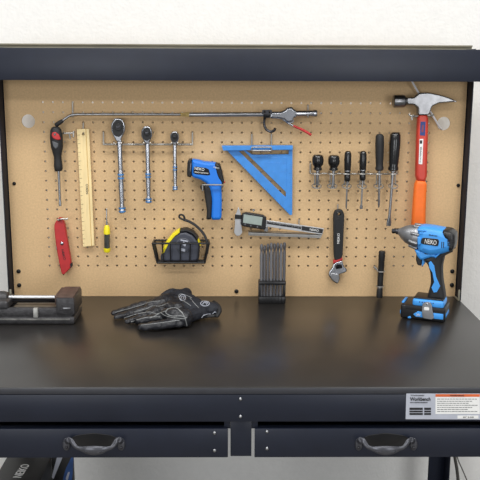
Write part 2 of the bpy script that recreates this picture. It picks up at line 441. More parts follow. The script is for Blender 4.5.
# ------------------------------------------------------------------ cartons on the lower shelf
za = .55; ya = -.25
aR = at(51.5, 456.4, ya); aL = at(7, 456.4, ya)
ct = thing('tool_carton', 'black carton with white lettering on its top, under the left drawer', 'box', ((aL.x + aR.x) / 2, -.4, .25))
bm = BM(); box(bm, aL.x, aR.x, -.56, ya, .2505, aR.z - .0005, .002); obj('carton_body', bm, carton, ct)
d0 = ray(17, 477.5); pA = CAM + d0 * ((aR.z - CAM.z) / d0.z); d1 = ray(25.8, 464.5); pB = CAM + d1 * ((aR.z - CAM.z) / d1.z)
rv = pB - pA
text('lettering', 'NEIKO', (pA + pB) / 2 + Vector((0, 0, .0002)), rv, Vector((-rv.y, rv.x, 0)), rv.length, white, ct, .020)
bR = at(74.6, 470, -.235); bL = aR.x + .002
c2 = thing('picture_carton', 'black carton with blue picture and white diagonal stripe right of the lettered carton', 'box', ((bL + bR.x) / 2, -.2, .25))
bm = BM(); box(bm, bL, bR.x, -.262, -.235, .2505, .66, .002); obj('carton_body', bm, carton, c2)
prism('printed_stripe', [(57.5, 455), (63.5, 455), (53.5, 479), (51.7, 477)], -.2625, .0004, silver, c2, 0)
prism('printed_picture', rounded([(72.5, 455), (73.6, 460), (72, 482), (64, 488), (63, 478), (66, 468), (69, 462)], 3), -.2625, .0004, fabric_b, c2, 0)
prism('printed_fleck', rounded([(65.5, 479), (68, 472), (70, 472), (67.5, 481)], 2), -.2629, .0003, silver, c2, 0)  # small silver fleck over the blue picture

# ------------------------------------------------------------------ peg hooks
Q = q(-.03)
def tube_thing(name, label, paths, r, m=zinc, cat='hook', group=None):
    bm = BM()
    for p in paths: sweep(bm, p, r, 9)
    o = obj(name, bm, m, label=label, cat=cat, group=group); return o
def peg(px, py, py2, d, label, tip=1.5):
    """L peg: leaves a hole, hangs down in front of the board, then comes forward"""
    tube_thing('peg_hook', label, [smooth_path([B(px, py, -.012), B(px, py, .003), B(px, py + 1.2, .0055), B(px, py2 - 1.2, .0055), B(px, py2, .009), B(px, py2, d), B(px, py2 - tip, d + .003)], 4)], .0017)
peg(72.6, 102.5, 116.8, .026, 'small zinc peg hook carrying the air gun tube near its bend')
peg(308, 105, 117.2, .032, 'small zinc peg hook under the chrome tail of the air gun')
peg(83.3, 123, 133.8, .016, 'small zinc peg hook through the hole of the wooden ruler')
peg(337.8, 204.5, 213.6, .022, 'small zinc peg hook through the eye of the adjustable wrench')
peg(107, 222.5, 227, .0165, 'small zinc peg hook behind the little yellow screwdriver', 0)
peg(299, 219.5, 226.5, .012, 'small zinc peg above the middle of the calliper beam', 0)
# screwdriver hook (left)
tube_thing('tool_hook', 'zinc hook with a cross bar right of the red inlaid screwdriver', [
    smooth_path([B(62.5, 133.5, -.01), B(62.6, 133.5, .01), B(64.5, 133.4, .018), B(74, 133, .018)], 4),
    smooth_path([B(73.6, 131, .018), B(73.4, 137, .018)], 2), smooth_path([B(69, 133.2, .018), B(70.5, 139, .016)], 3)], .0021)
# ratchet rack
def twist(a, b, n, r0):
    p1, p2 = [], []
    for i in range(n * 8 + 1):
        t = i / (n * 8); c = a + (b - a) * t; an = 2 * math.pi * i / 8
        o = Vector((0, math.cos(an), math.sin(an))) * r0
        p1.append(c + o); p2.append(c - o)
    return p1, p2
bm = BM(); a = B(103.5, 144.4, .016); b = B(192.4, 144.4, .016)
for p in twist(a, b, 26, .0016): sweep(bm, p, .0016, 6)
for px in (103.5, 192.4):
    sweep(bm, smooth_path([B(px, 131.5, -.01), B(px, 131.8, .004), B(px, 134, .008), B(px, 141.5, .010), B(px, 144, .013), B(px, 144.5, .018)], 4), .0020, 8)
rt = obj('ratchet_rack', bm, zinc, label='twisted zinc wire rack behind the three ratchets', cat='rack')
for cx, hw in ((117.6, 3.2), (147, 2.9), (174.6, 2.6)):
    bm = BM()
    for s in (-1, 1): sweep(bm, smooth_path([B(cx + s * hw, 144.4, .015), B(cx + s * hw, 144.5, .026), B(cx + s * (hw + .5), 142.8, .034)], 4), .0015, 7)
    obj('prong', bm, zinc, rt)

# ------------------------------------------------------------------ ratchets
def ratchet(hc, rx, ry, h0_, h1_, hw, bands, label):
    D = .022
    t = thing('ratchet', label, 'ratchet', B(h1_[0], h1_[1], D), 'ratchets on the wire rack')
    A = B(*hc, D); Z = B(*h1_, D)
    prism('ratchet_head', rounded([(hc[0] - rx * .5, hc[1] - ry), (hc[0] + rx * .5, hc[1] - ry), (hc[0] + rx, hc[1] - ry * .45), (hc[0] + rx, hc[1] + ry * .3), (hc[0] + rx * .45, hc[1] + ry * 1.15), (h0_[0] + hw * .9, h0_[1] + 1), (h0_[0] - hw * .9, h0_[1] + 1), (hc[0] - rx * .4, hc[1] + ry * 1.15), (hc[0] - rx, hc[1] + ry * .3), (hc[0] - rx, hc[1] - ry * .45)], 3), -D - .008, .018, chrome, t, .003)
    cp = prism('cover_plate', circ(hc[0], hc[1], rx * .84, 28, ry * .86), -D - .011, .004, rubber, t, .0012)
    prism('selector_disc', circ(hc[0] + rx * .05, hc[1] - ry * .12, rx * .5, 22, rx * .5), -D - .0135, .004, black, cp, .001)
    prism('direction_lever', rounded(strip((hc[0] - rx * .3, hc[1] - ry * .05), (hc[0] + rx * .35, hc[1] - ry * .2), rx * .35), 2), -D - .0155, .003, dsteel, cp, .0008)
    w = hw * Q * 1.1; a = B(*h0_, D); b = Z
    bm = BM(); b0 = bands[0]
    lathe(bm, a, b, [(-.02, w * .95), (0, w), (b0 - .07, w * .9), (b0 - .065, w * 1.05), (b0 - .03, w * 1.08), (b0 + .05, w * 1.08), (b0 + .09, w * 1.0), (.2 + b0 * .8 + .05, w * 1.08), (.87, w * .86), (.9, w * .9), (.92, w * 1.2), (.99, w * 1.2), (1, w * 1.0)], 16)
    obj('handle', bm, chrome, t)
    for f in bands:
        bm = BM(); lathe(bm, a + (b - a) * (f - .012), a + (b - a) * (f + .012), [(0, w * 1.02), (.05, w * 1.16), (.95, w * 1.16), (1, w * 1.02)], 16); obj('colour_band', bm, blue_st, t)
    for f in (.93, .975):
        bm = BM(); lathe(bm, a + (b - a) * (f - .011), a + (b - a) * (f + .011), [(0, w * 1.1), (.05, w * 1.3), (.95, w * 1.3), (1, w * 1.1)], 16); obj('colour_band', bm, blue_st, t)
ratchet((117.9, 128.3), 7.0, 10, (119.4, 141), (122.3, 213), 2.55, (.46, .51), 'largest chrome ratchet with blue bands, left on the wire rack')
ratchet((146.6, 134), 5.5, 7.7, (147.4, 143), (148.7, 203), 2.3, (.51, .56), 'middle sized chrome ratchet with blue bands, between the other two')
ratchet((174.5, 137.3), 4.4, 5.8, (174.8, 144.5), (175.2, 190), 1.9, (.49, .55), 'smallest chrome ratchet with blue bands, right on the wire rack')

# ------------------------------------------------------------------ air blow gun
D = .026
bg = thing('air_blow_gun', 'long chrome air blow gun with red lever hung across the board', 'air gun', B(190, 118, D))
bm = BM(); lathe(bm, B(55.4, 125.6, D), B(63, 120.3, D), [(0, .0040), (.1, .0056), (.6, .0054), (.9, .0044), (1, .0036)], 14); obj('rubber_tip', bm, rubber, bg)
bm = BM(); sweep(bm, smooth_path([B(62.5, 120.6, D), B(66.5, 117.8, D), B(70.5, 115.5, D), B(75, 114.6, D), B(84, 114.4, D), B(130, 114.3, D), B(182, 114.5, D)], 6), .0033, 12); obj('nozzle_tube', bm, steel, bg)
bm = BM(); lathe(bm, B(180.5, 114.5, D), B(190, 114.5, D), [(0, .004), (.05, .0055), (.35, .0055), (.36, .0044), (.5, .0044), (.51, .0068), (.85, .0068), (1, .005)], 6); obj('brass_fitting', bm, brass, bg)
bm = BM(); lathe(bm, B(189, 114.7, D), B(267, 114.3, D), [(0, .005), (.01, .0056), (1, .0056)], 14); obj('extension_tube', bm, steel, bg)
bm = BM(); lathe(bm, B(263.5, 114.4, D), B(271.5, 114.6, D), [(0, .0068), (.1, .0085), (.5, .0088), (.9, .0078), (1, .006)], 16); obj('black_collar', bm, black, bg)
prism('gun_body', rounded([(269.5, 111.6), (281, 111.4), (285, 109.5), (287, 107.3), (292, 106.8), (294, 109.2), (296.5, 110.4), (296.5, 117.4), (294, 118), (293, 122), (286.5, 122.5), (284, 119.6), (279, 118.6), (269.5, 118.2)], 2), -D - .009, .018, chrome, bg, .005, mid=True)
prism('trigger_mount', [rounded([(282, 117.6), (293, 117.4), (294.5, 121), (292.8, 123.6), (286.5, 123), (282.5, 120.2)], 2), circ(288, 120.4, 1.2)], -D - .006, .012, steel, bg, .0015)
bm = BM(); lathe(bm, B(294.5, 113.7, D), B(317, 113.4, D), [(0, .0078), (.08, .0085), (.12, .0078), (.8, .0078), (.83, .0092), (.97, .0092), (1, .008)], 18); obj('tail_tube', bm, chrome, bg)
bm = BM(); sweep(bm, smooth_path([B(283.5, 119.8, D + .002), B(288, 122.8, D + .003), B(294.3, 126.4, D + .004)], 4), .0024, 10); lv = obj('lever', bm, chrome, bg)
bm = BM(); sweep(bm, smooth_path([B(293, 125.8, D + .004), B(301, 129.2, D + .006), B(307, 132.4, D + .007), B(311.3, 135.2, D + .008)], 5), [.0030] * 5 + [.0034] * 10 + [.0027], 10); obj('lever_sleeve', bm, red, lv, label='red lever sleeve')
# curled hook carrying the gun
bm = BM()
sweep(bm, smooth_path([B(267, 111.5, .0), B(266.2, 114, .012), B(264.6, 119, .017), B(264.2, 124, .022), B(266, 129, .026), B(270, 131.5, .03), B(273.8, 130.6, .034), B(275.4, 128.2, .036)], 6), .0034, 10)
hk = obj('curled_hook', bm, dsteel, label='thick curled steel hook hanging under the air gun body', cat='hook')
prism('dark_plate', [rounded([(262.2, 109.8), (272, 109.8), (272, 114.6), (262.2, 114.6)], 1), circ(264.6, 112, .9, 10), circ(269.6, 112, .9, 10)], -.036, .004, dsteel, hk, .0006)

# ------------------------------------------------------------------ slotted screwdriver with red inlay
D = .024
t = thing('screwdriver', 'black screwdriver with red and grey inlays at the left end', 'screwdriver', B(60, 205, D))
a = B(55.6, 126.6, D); b = B(58.6, 171, D)
bm = BM(); lathe(bm, a, b, [(0, .006), (.02, .010), (.08, .0142), (.25, .0162), (.45, .0155), (.58, .0120), (.68, .0095), (.78, .0102), (.88, .0112), (.96, .0108), (1, .008)], 20, .85); obj('handle', bm, rubber, t)
prism('red_inlay', rounded([(52, 132.6), (55.5, 131.8), (59, 135), (60.6, 139.6), (57.5, 140.2), (53.2, 138.6), (51.4, 135.6)], 3), -D - .0148, .006, red, t, .002, label='red oval inlay')
prism('hanging_eye', circ(54.8, 134.4, 1.3, 14), -D - .0153, .003, gloss, t, .0006)
prism('grey_inlay', rounded([(51.8, 140.8), (55, 142), (58.2, 143.6), (58, 147), (55.6, 149.2), (53, 146.6)], 3), -D - .0145, .006, grey_p, t, .002)
bm = BM(); lathe(bm, B(58.6, 170.5, D), B(60.2, 206, D), [(0, .0034), (.80, .0031), (.84, .0030), (.92, .0040), (1, .0036)], 12); obj('shaft', bm, steel, t)

# ------------------------------------------------------------------ wooden ruler
rl = thing('ruler', 'wooden ruler hanging by its end hole left of the ratchets', 'ruler', B(88.5, 246, .01))
ra, rb, rc, rd = (76.7, 129.2), (88.9, 128.7), (94.4, 245.6), (83.0, 246.9)
body = prism('ruler_body', [[ra, rb, rc, rd], circ(83.2, 134.2, 1.25, 14)], -.011, .0045, wood, rl, .0006)
prism('metal_edge', [along(ra, rb, .72), along(ra, rb, .78), along(rd, rc, .78), along(rd, rc, .72)], -.0113, .0005, mat('groove_tan', (204, 168, 100), .6), rl, 0)
bm = BM()
for i in range(26):
    L = .24 if i % 2 == 0 else .12
    u = .05 + .92 * i / 25; p = along(ra, rd, u); e = along(rb, rc, u); p1 = along(p, e, .02); p2 = along(p, e, L)
    sweep(bm, [B(*p1, .0112), B(*p2, .0112)], .0003, 4)
obj('graduation', bm, ink, rl, kind='stuff')
btext('lettering', 'NEIKO', (87.2, 194), (86.9, 184), 2.2, -.0113, ink, rl)
# ------------------------------------------------------------------ little yellow screwdriver
D = .019
t = thing('pocket_screwdriver', 'small yellow pocket screwdriver with a clear dark middle', 'screwdriver', B(107, 252, D))
bm = BM(); lathe(bm, B(106.7, 208.4, D), B(106.8, 226, D), [(0, .0010), (.02, .0016), (.7, .0016), (.72, .0024), (1, .0026)], 10); obj('shaft', bm, steel, t)
bm = BM(); lathe(bm, B(106.8, 225, D), B(106.9, 234, D), [(0, .0035), (.2, .0068), (.6, .0083), (1, .0083)], 14); obj('yellow_sleeve', bm, yellow, t)
bm = BM(); lathe(bm, B(106.9, 233.6, D), B(107, 248.4, D), [(0, .0076), (1, .0076)], 8); obj('clear_grip', bm, clear_m, t)
bm = BM(); lathe(bm, B(107, 248, D), B(107, 252.2, D), [(0, .0087), (.7, .0087), (1, .0068)], 14); obj('yellow_cap', bm, yellow, t)

# ------------------------------------------------------------------ utility knife
kn = thing('utility_knife', 'red utility knife hanging below the red inlaid screwdriver', 'knife', B(65, 274, .02))
k = lambda L: [(40 + x / 6, 200 + y / 6) for x, y in L]
prism('knife_body', [rounded(k([(122, 104), (136, 110), (150, 140), (160, 200), (172, 270), (186, 350), (189, 402), (148, 444), (134, 440), (124, 400), (112, 340), (100, 270), (92, 200), (88, 150), (98, 126)]), 2), [(x, y) for x, y in circ(59.8, 219.6, 1.1, 12)]], -.026, .018, red, kn, .0025, mid=True)
prism('blade_mouth', k([(128, 425), (146, 446), (141, 452), (130, 440)]), -.021, .006, ink, kn, .0005)
prism('rear_notch', k([(180, 385), (191, 380), (191, 402), (182, 410)]), -.0275, .014, ink, kn, .0008)
prism('slider', k([(94, 275), (101, 275), (106, 300), (97, 298)]), -.022, .010, steel, kn, .001)
bolt(62, 243.4, -.0265, .0046, chrome, kn, name='screw')
btext('lettering', 'NEIKO', (62.4, 249.5), (64.8, 260), 2.3, -.0264, ink, kn)
tube_thing('knife_hook', 'zinc hook at the top of the red utility knife', [
    smooth_path([B(59.5, 219.8, -.012), B(59.5, 219.8, .031), B(60.5, 219, .034)], 4),
    smooth_path([B(57.6, 220, .0285), B(62.5, 219, .030), B(66.5, 219.2, .029), B(68, 218.2, .028)], 4)], .0022)

# ------------------------------------------------------------------ infrared thermometer
def g(L): return [(185 + x / 6.87, 155 + y / 6.87) for x, y in L]
th = thing('infrared_thermometer', 'blue and black infrared thermometer gun on the board', 'thermometer', B(213, 219, .04))
Yt = -.056
bd = prism('body', rounded(g([(46, 26), (90, 32), (130, 44), (205, 50), (240, 62), (252, 95), (268, 175), (262, 196), (250, 215), (254, 300), (252, 438), (180, 440), (186, 300), (172, 225), (150, 190), (110, 165), (46, 146)]), 2), Yt, .042, blue_b, th, .007, mid=True)
prism('nose', rounded(g([(20, 30), (50, 24), (48, 148), (15, 141)]), 1), Yt - .002, .046, black, th, .004, mid=True)
prism('front_ring', rounded(g([(38, 50), (44, 60), (38, 120), (33, 110)]), 1), Yt - .0028, .003, steel, th, .0008)
prism('grip_rubber', rounded(g([(128, 212), (160, 196), (182, 228), (190, 300), (182, 438), (146, 436), (152, 380), (138, 290)]), 2), Yt + .002, .038, rubber, th, .005, mid=True)
prism('rear_cover', rounded(g([(203, 50), (240, 60), (252, 95), (270, 178), (260, 200), (248, 178), (228, 150), (214, 110)]), 2), Yt - .0012, .044, black, th, .004, mid=True)
prism('trigger', rounded(g([(104, 214), (124, 194), (140, 205), (130, 240), (108, 234)]), 2), Yt + .012, .018, black, th, .003, mid=True)
prism('red_button', circ(224.2, 182.3, .9, 12), Yt + .010, .012, red, th, .001, label='small red button')
lbp = prism('name_plate', rounded(g([(60, 77), (162, 92), (175, 142), (57, 130)]), 1), Yt - .0008, .002, gloss, th, .0004)
btext('lettering', 'NEIKO', g([(66, 91)])[0], g([(132, 100)])[0], 2.8, Yt - .0012, white, lbp)
btext('lettering', 'INFRARED THERMOMETER', g([(64, 116)])[0], g([(160, 127)])[0], 1.3, Yt - .0012, white, lbp)
btext('lettering', 'NEIKO', g([(196, 82)])[0], g([(234, 92)])[0], 1.4, Yt - .0018, white, th)
tube_thing('thermometer_hook', 'flat zinc wire loop across the thermometer grip', [
    smooth_path([B(*g([(122, 210)])[0], -.01), B(*g([(120, 210)])[0], .05), B(*g([(121, 206)])[0], .063), B(*g([(130, 205)])[0], .065), B(*g([(240, 205)])[0], .065), B(*g([(256, 207)])[0], .062), B(*g([(260, 215)])[0], .05), B(*g([(260, 216)])[0], -.01)], 6),
    smooth_path([B(*g([(121, 207)])[0], .062), B(*g([(121, 245)])[0], .062)], 3)], .0020)

# ------------------------------------------------------------------ speed square
def g(L): return [(180 + x / 3.43, 90 + y / 3.43) for x, y in L]
sq = thing('speed_square', 'blue triangular speed square right of the thermometer', 'square', B(290, 215, .012))
Ys = -.016
sqb = prism('triangle_plate', [g([(146, 192), (386, 192), (385, 428), (378, 430)]), g([(202, 210), (218, 208), (363, 350), (363, 367), (352, 358)]), g([(224, 206), (373, 206), (373, 220), (258, 222), (246, 221)])], Ys, .005, blue_sq, sq, .0008)
prism('fence_lip', g([(143, 192), (387, 191), (387, 205), (148, 208)]), -.026, .022, blue_sq, sq, .001)
bm = BM()
for i in range(40):
    u = i / 39; p = along(g([(165, 214)])[0], g([(370, 418)])[0], u); n = (1.2 if i % 5 else 2.4)
    sweep(bm, [at(p[0], p[1] , Ys - .0001), at(p[0] + n * .7, p[1] - n * .7, Ys - .0001)], .00025, 4)
for i in range(24):
    y = 225 + 175 * i / 23; p = g([(383, y)])[0]; n = 1.2 if i % 4 else 2.4
    sweep(bm, [at(p[0], p[1], Ys - .0001), at(p[0] - n, p[1], Ys - .0001)], .00025, 4)
obj('graduation', bm, mat('embossed_blue', (38, 96, 170), .5), sq, kind='stuff')
for (x0, y0, x1, y1) in ((262, 232, 366, 232), (290, 250, 366, 250), (318, 280, 366, 280), (366, 232, 366, 330)):
    a0, a1 = g([(x0, y0), (x1, y1)]); bm = BM(); sweep(bm, [at(*a0, Ys), at(*a1, Ys)], .0005, 6); obj('embossed_line', bm, blue_sq, sq)
bm = BM()
for px in (251.8, 271.4):
    sweep(bm, smooth_path([B(px, 134, -.012), B(px, 134, .004), B(px, 136, .007), B(px, 148, .008), B(px, 150, .012), B(px, 150.2, .028)], 4), .0018, 8)
sweep(bm, smooth_path([B(251.8, 150.2, .028), B(252, 147.6, .030), B(254, 147.2, .030), B(269, 147.2, .030), B(271.2, 147.6, .030), B(271.4, 150.2, .028)], 4), .0018, 8)
sweep(bm, [B(252, 150.6, .029), B(271.2, 150.6, .029)], .0018, 8)
obj('square_holder', bm, zinc, label='double zinc wire holder carrying the blue speed square', cat='hook')

# ------------------------------------------------------------------ digital calliper on its ledge
def g(L): return [(225 + x / 4.57, 200 + y / 4.57) for x, y in L]
cl = thing('digital_calliper', 'silver digital calliper with grey display resting on the steel ledge', 'calliper', B(275, 232, .02))
Yc = -.020
sat = mat('satin_silver', (205, 206, 208), .3, .6)
prism('beam', g([(60, 86), (190, 92), (452, 130), (446, 158), (190, 122), (60, 106)]), Yc, .005, sat, cl, .0006)
prism('fixed_jaw', rounded(g([(61, 30), (68, 48), (72, 64), (74, 108), (80, 150), (66, 164), (52, 164), (41, 150), (46, 108), (44, 72), (52, 60)]), 1), Yc - .001, .006, sat, cl, .001)
prism('jaw_cap', g([(45, 66), (78, 70), (75, 88), (45, 86)]), Yc - .003, .004, black, cl, .0006)
prism('sliding_jaw', rounded(g([(176, 118), (196, 122), (198, 142), (186, 146), (176, 140)]), 1), Yc - .001, .005, steel, cl, .0008)
ds = prism('display_housing', rounded(g([(80, 54), (190, 72), (186, 138), (150, 132), (70, 119)]), 1), Yc - .009, .014, black, cl, .0025)
prism('screen', g([(86, 65), (172, 79), (167, 117), (82, 104)]), Yc - .0096, .002, lcd, ds, .0003)
for (x, y) in ((92, 112), (118, 118), (148, 124)): prism('button', circ(*g([(x, y)])[0], .95, 12), Yc - .011, .003, grey_p, ds, .0006)
bm = BM(); p = B(*g([(131, 52)])[0], .022); lathe(bm, p, p + Vector((0, 0, .006)), [(0, .002), (.3, .002), (.35, .0035), (1, .0035)], 10); obj('lock_screw', bm, steel, cl)
sc_ = prism('scale_strip', g([(192, 97), (350, 121), (348, 133), (191, 109)]), Yc - .0005, .001, ink, cl, .0001)
bm = BM()
for i in range(28):
    u = i / 27; p = along(g([(196, 97)])[0], g([(346, 120)])[0], u); L = 1.2 if i % 5 else 2
    sweep(bm, [at(p[0], p[1], Yc - .0006), at(p[0] - .1, p[1] + L, Yc - .0006)], .0003, 4)
obj('graduation', bm, white, sc_, kind='stuff')
pl = prism('end_plate', g([(352, 119), (449, 134), (445, 153), (350, 138)]), Yc - .001, .0015, ink, cl, .0003)
btext('lettering', 'NEIKO', g([(388, 134)])[0], g([(428, 140)])[0], 2.2, Yc - .0014, white, pl)
bm = BM(); a = B(248.8, 232.8, .034); b = B(321.5, 232.8, .034); 
e0 = B(248.6, 232.4, .024); e1 = B(322, 235.2, .024)
r = e1 - e0; 
for (y0, y1, o0, o1) in ((-.024, -.0005, 0, .0016), (-.024, -.0226, -.0028, 0.0016), (-.0024, -.0005, -.012, .0)):
    v = []
    for yy_ in (y0, y1):
        for ex, dz in ((e0, o0), (e1, o0), (e1, o1), (e0, o1)): v.append(bm.verts.new((ex.x, yy_, ex.z + dz)))
    for f in ((0, 1, 2, 3), (7, 6, 5, 4), (0, 4, 5, 1), (1, 5, 6, 2), (2, 6, 7, 3), (3, 7, 4, 0)): bm.faces.new([v[i] for i in f])
obj('steel_ledge', bm, zinc, label='thin steel ledge on the board under the digital calliper', cat='shelf')

# ------------------------------------------------------------------ tape measure and basket
def g(L): return [(145 + x / 6.857, 210 + y / 6.857) for x, y in L]
def gb(x, y, d): p = g([(x, y)])[0]; return B(p[0], p[1], d)
bk = thing('wire_basket', 'black wire basket on the board holding the tape measure', 'basket', B(181, 262, .03))
bf, bb = .062, .004
def path(pts, r, name='wire'):
    bm = BM(); sweep(bm, pts, r, 8); return obj(name, bm, black, bk)
loop_pts = [gb(64, 207, bb), gb(52, 229, bf), gb(440, 229, bf), gb(436, 207, bb)]
bm = BM(); sweep(bm, loop_pts[:1] + loop_pts[1:2], .0024, 8); sweep(bm, loop_pts[1:3], .0024, 8); sweep(bm, loop_pts[2:4], .0024, 8); sweep(bm, [loop_pts[3], loop_pts[0]], .0024, 8)
obj('rim', bm, black, bk)
fb, bbk = .056, .006
bot = [gb(90, 346, bbk), gb(84, 362, fb), gb(410, 362, fb), gb(408, 346, bbk)]
bm = BM()
for i in range(4): sweep(bm, [bot[i], bot[(i + 1) % 4]], .0024, 8)
obj('bottom_frame', bm, black, bk)
for x in (118, 172, 243, 312, 372): path([gb(x, 229, bf), gb(243 + (x - 243) * .92, 362, fb), gb(243 + (x - 243) * .92, 348, bbk), gb(x, 207, bb)], .0017)
for s, e in ((0, 0), (1, 1), (2, 2), (3, 3)): path([loop_pts[s], bot[e]], .0024, 'corner_wire')
for i in (.33, .66):
    path([loop_pts[0].lerp(loop_pts[1], i), bot[0].lerp(bot[1], i)], .0017); path([loop_pts[3].lerp(loop_pts[2], i), bot[3].lerp(bot[2], i)], .0017)
    path([bot[0].lerp(bot[1], i), bot[3].lerp(bot[2], i)], .0017)
tp = thing('tape_measure', 'dark grey tape measure with yellow edge in the wire basket', 'tape measure', gb(243, 345, .03))
Yp = -.050
prism('case', rounded(g([(112, 345), (108, 312), (132, 246), (190, 176), (240, 146), (284, 142), (332, 166), (364, 208), (378, 252), (372, 328), (350, 345)]), 2), Yp, .036, tapem, tp, .006, mid=True)
prism('yellow_edge', rounded(g([(112, 300), (134, 236), (186, 168), (236, 136), (238, 156), (204, 180), (162, 232), (128, 300)]), 1), Yp - .0022, .037, yellow, tp, .0012, label='yellow curved edge')
prism('yellow_clip', rounded(g([(356, 196), (368, 204), (384, 246), (372, 246)]), 1), Yp + .004, .028, yellow, tp, .002)
prism('top_pad', rounded(g([(238, 140), (286, 133), (334, 156), (366, 200), (358, 206), (328, 168), (284, 148), (240, 154)]), 1), Yp - .0008, .037, rubber, tp, .002)
em = prism('emblem', circ(*g([(262, 244)])[0], 7.6, 30), Yp - .0012, .003, grey_p, tp, .001)
prism('emblem_disc', circ(*g([(262, 244)])[0], 7.0, 30), Yp - .0022, .003, tapem, em, .001)
for L in ([(244, 202), (296, 212), (292, 220), (244, 210)], [(262, 214), (284, 232), (276, 250), (258, 240)], [(248, 262), (276, 268), (274, 286), (246, 280)]): prism('emblem_mark', g(L), Yp - .0028, .001, silver, em, .0002)
bm = BM()
lp = [gb(425, 300, .045), gb(428, 235, .045), gb(404, 168, .04), (gb(352, 110, .034)), gb(300, 78, .03), gb(266, 68, .028)]
sweep(bm, smooth_path(lp, 8), .0034, 8, .6)
sweep(bm, smooth_path([gb(266, 68, .028), gb(244, 58, .028), gb(234, 46, .028), gb(240, 34, .028), gb(256, 34, .028), gb(268, 46, .028), gb(274, 66, .028)], 6), .0026, 8)
obj('wrist_strap', bm, rubber, tp)

# ------------------------------------------------------------------ long bits in a holder
def g(L): return [(250 + x / 6.4, 235 + y / 6.4) for x, y in L]
hb = T(*g([(142, 441)])[0]); Yh = hb.y + .002
hx0 = at(*g([(54, 420)])[0], Yh).x; hx1 = at(*g([(229, 420)])[0], Yh).x
ho = thing('bit_holder', 'black plastic holder with long steel bits standing against the pegboard', 'holder', ((hx0 + hx1) / 2, Yh + .015, TZ))
zz = lambda Y_: at(*g([(142, Y_)])[0], Yh).z
bm = BM(); box(bm, hx0, hx1, Yh, Yh + .030, TZ, zz(396), .0025); obj('base_block', bm, black, ho)
bm = BM(); box(bm, hx0, hx1, Yh, Yh + .030, zz(322), zz(298), .0025); obj('clip_bar', bm, black, ho)
for x in (62, 221):
    bm = BM(); c = at(*g([(x, 360)])[0], Yh).x; box(bm, c - .0030, c + .0030, Yh + .003, Yh + .028, zz(398) - .001, zz(322) + .001, .0008); obj('side_post', bm, black, ho)
for i in range(9):
    bm = BM(); c = hx0 + (hx1 - hx0) * (i / 8 * .94 + .03); box(bm, c - .0009, c + .0009, Yh - .002, Yh + .001, zz(430), zz(400), .0004); obj('base_rib', bm, black, ho)
bit_d = mat('bit_steel', (80, 80, 84), .34, .2); bit_l = mat('bit_steel_pale', (100, 100, 104), .34, .2)
ordn = ['leftmost', 'second from left', 'third from left', 'fourth from left', 'fifth from left', 'third from right', 'second from right', 'rightmost']
tops = [58, 66, 57, 50, 54, 50, 54, 47]
for i, X in enumerate((72, 92, 113, 134, 155, 176, 197, 218)):
    yb = Yh + .013; 
    p = at(*g([(X, 400)])[0], Yh); p = Vector((p.x, yb, TZ + .006)); z1 = at(*g([(X, tops[i])])[0], yb).z
    ln = z1 - p.z; rb_ = .0039
    bm = BM(); lathe(bm, p, Vector((p.x, yb, z1)), [(0, rb_), (1 - .024 / ln * 1.0, rb_), (1 - .022 / ln, rb_ * .86), (1 - .016 / ln, rb_ * .86), (1 - .015 / ln, rb_), (1 - .004 / ln, rb_), (1, rb_ * .6)], 12)
    obj('driver_bit', bm, bit_d if i % 3 else bit_l, label='long grey hexagonal steel bit, %s in the black holder' % ordn[i], cat='bit', group='long bits in the black holder')

# ------------------------------------------------------------------ adjustable wrench
def g(L): return [(320 + x / 5.33, 200 + y / 5.33) for x, y in L]
aw = thing('adjustable_wrench', 'adjustable wrench with black grip and red collar', 'wrench', B(337, 283, .018))
Yw = -.024
prism('grip', [rounded(g([(70, 78), (80, 52), (116, 50), (129, 74), (124, 180), (119, 308), (74, 322), (71, 200)]), 2), circ(*g([(100, 74)])[0], 1.5, 14)], Yw, .014, rubber, aw, .0022, mid=True)
prism('grip_panel', rounded(g([(82, 100), (114, 98), (110, 300), (82, 306)]), 2), Yw - .0006, .002, black, aw, .0006)
prism('red_collar', g([(72, 323), (119, 306), (121, 321), (71, 340)]), Yw + .0005, .013, red, aw, .002, label='red collar')
hd = prism('head', rounded(g([(73, 338), (119, 322), (126, 344), (130, 358), (144, 368), (142, 384), (120, 392), (103, 398), (106, 412), (100, 440), (92, 448), (66, 432), (44, 402), (50, 380), (64, 364)]), 1), Yw + .001, .012, chrome, aw, .0025)
prism('lower_jaw', rounded(g([(62, 388), (100, 396), (107, 418), (96, 447), (70, 432), (50, 404)]), 1), Yw - .0005, .014, steel, aw, .002)
bm = BM(); a = B(*g([(84, 357)])[0], -Yw + .0005); b = B(*g([(118, 352)])[0], -Yw + .0005)
lathe(bm, a, b, [(0, .004)] + sum([[(.08 + i * .14, .0064), (.13 + i * .14, .0052)] for i in range(6)], []) + [(1, .004)], 14); obj('knurled_screw', bm, dsteel, hd)
btext('lettering', 'NEIKO', g([(97, 232)])[0], g([(99, 178)])[0], 2.4, Yw - .0010, white, aw)

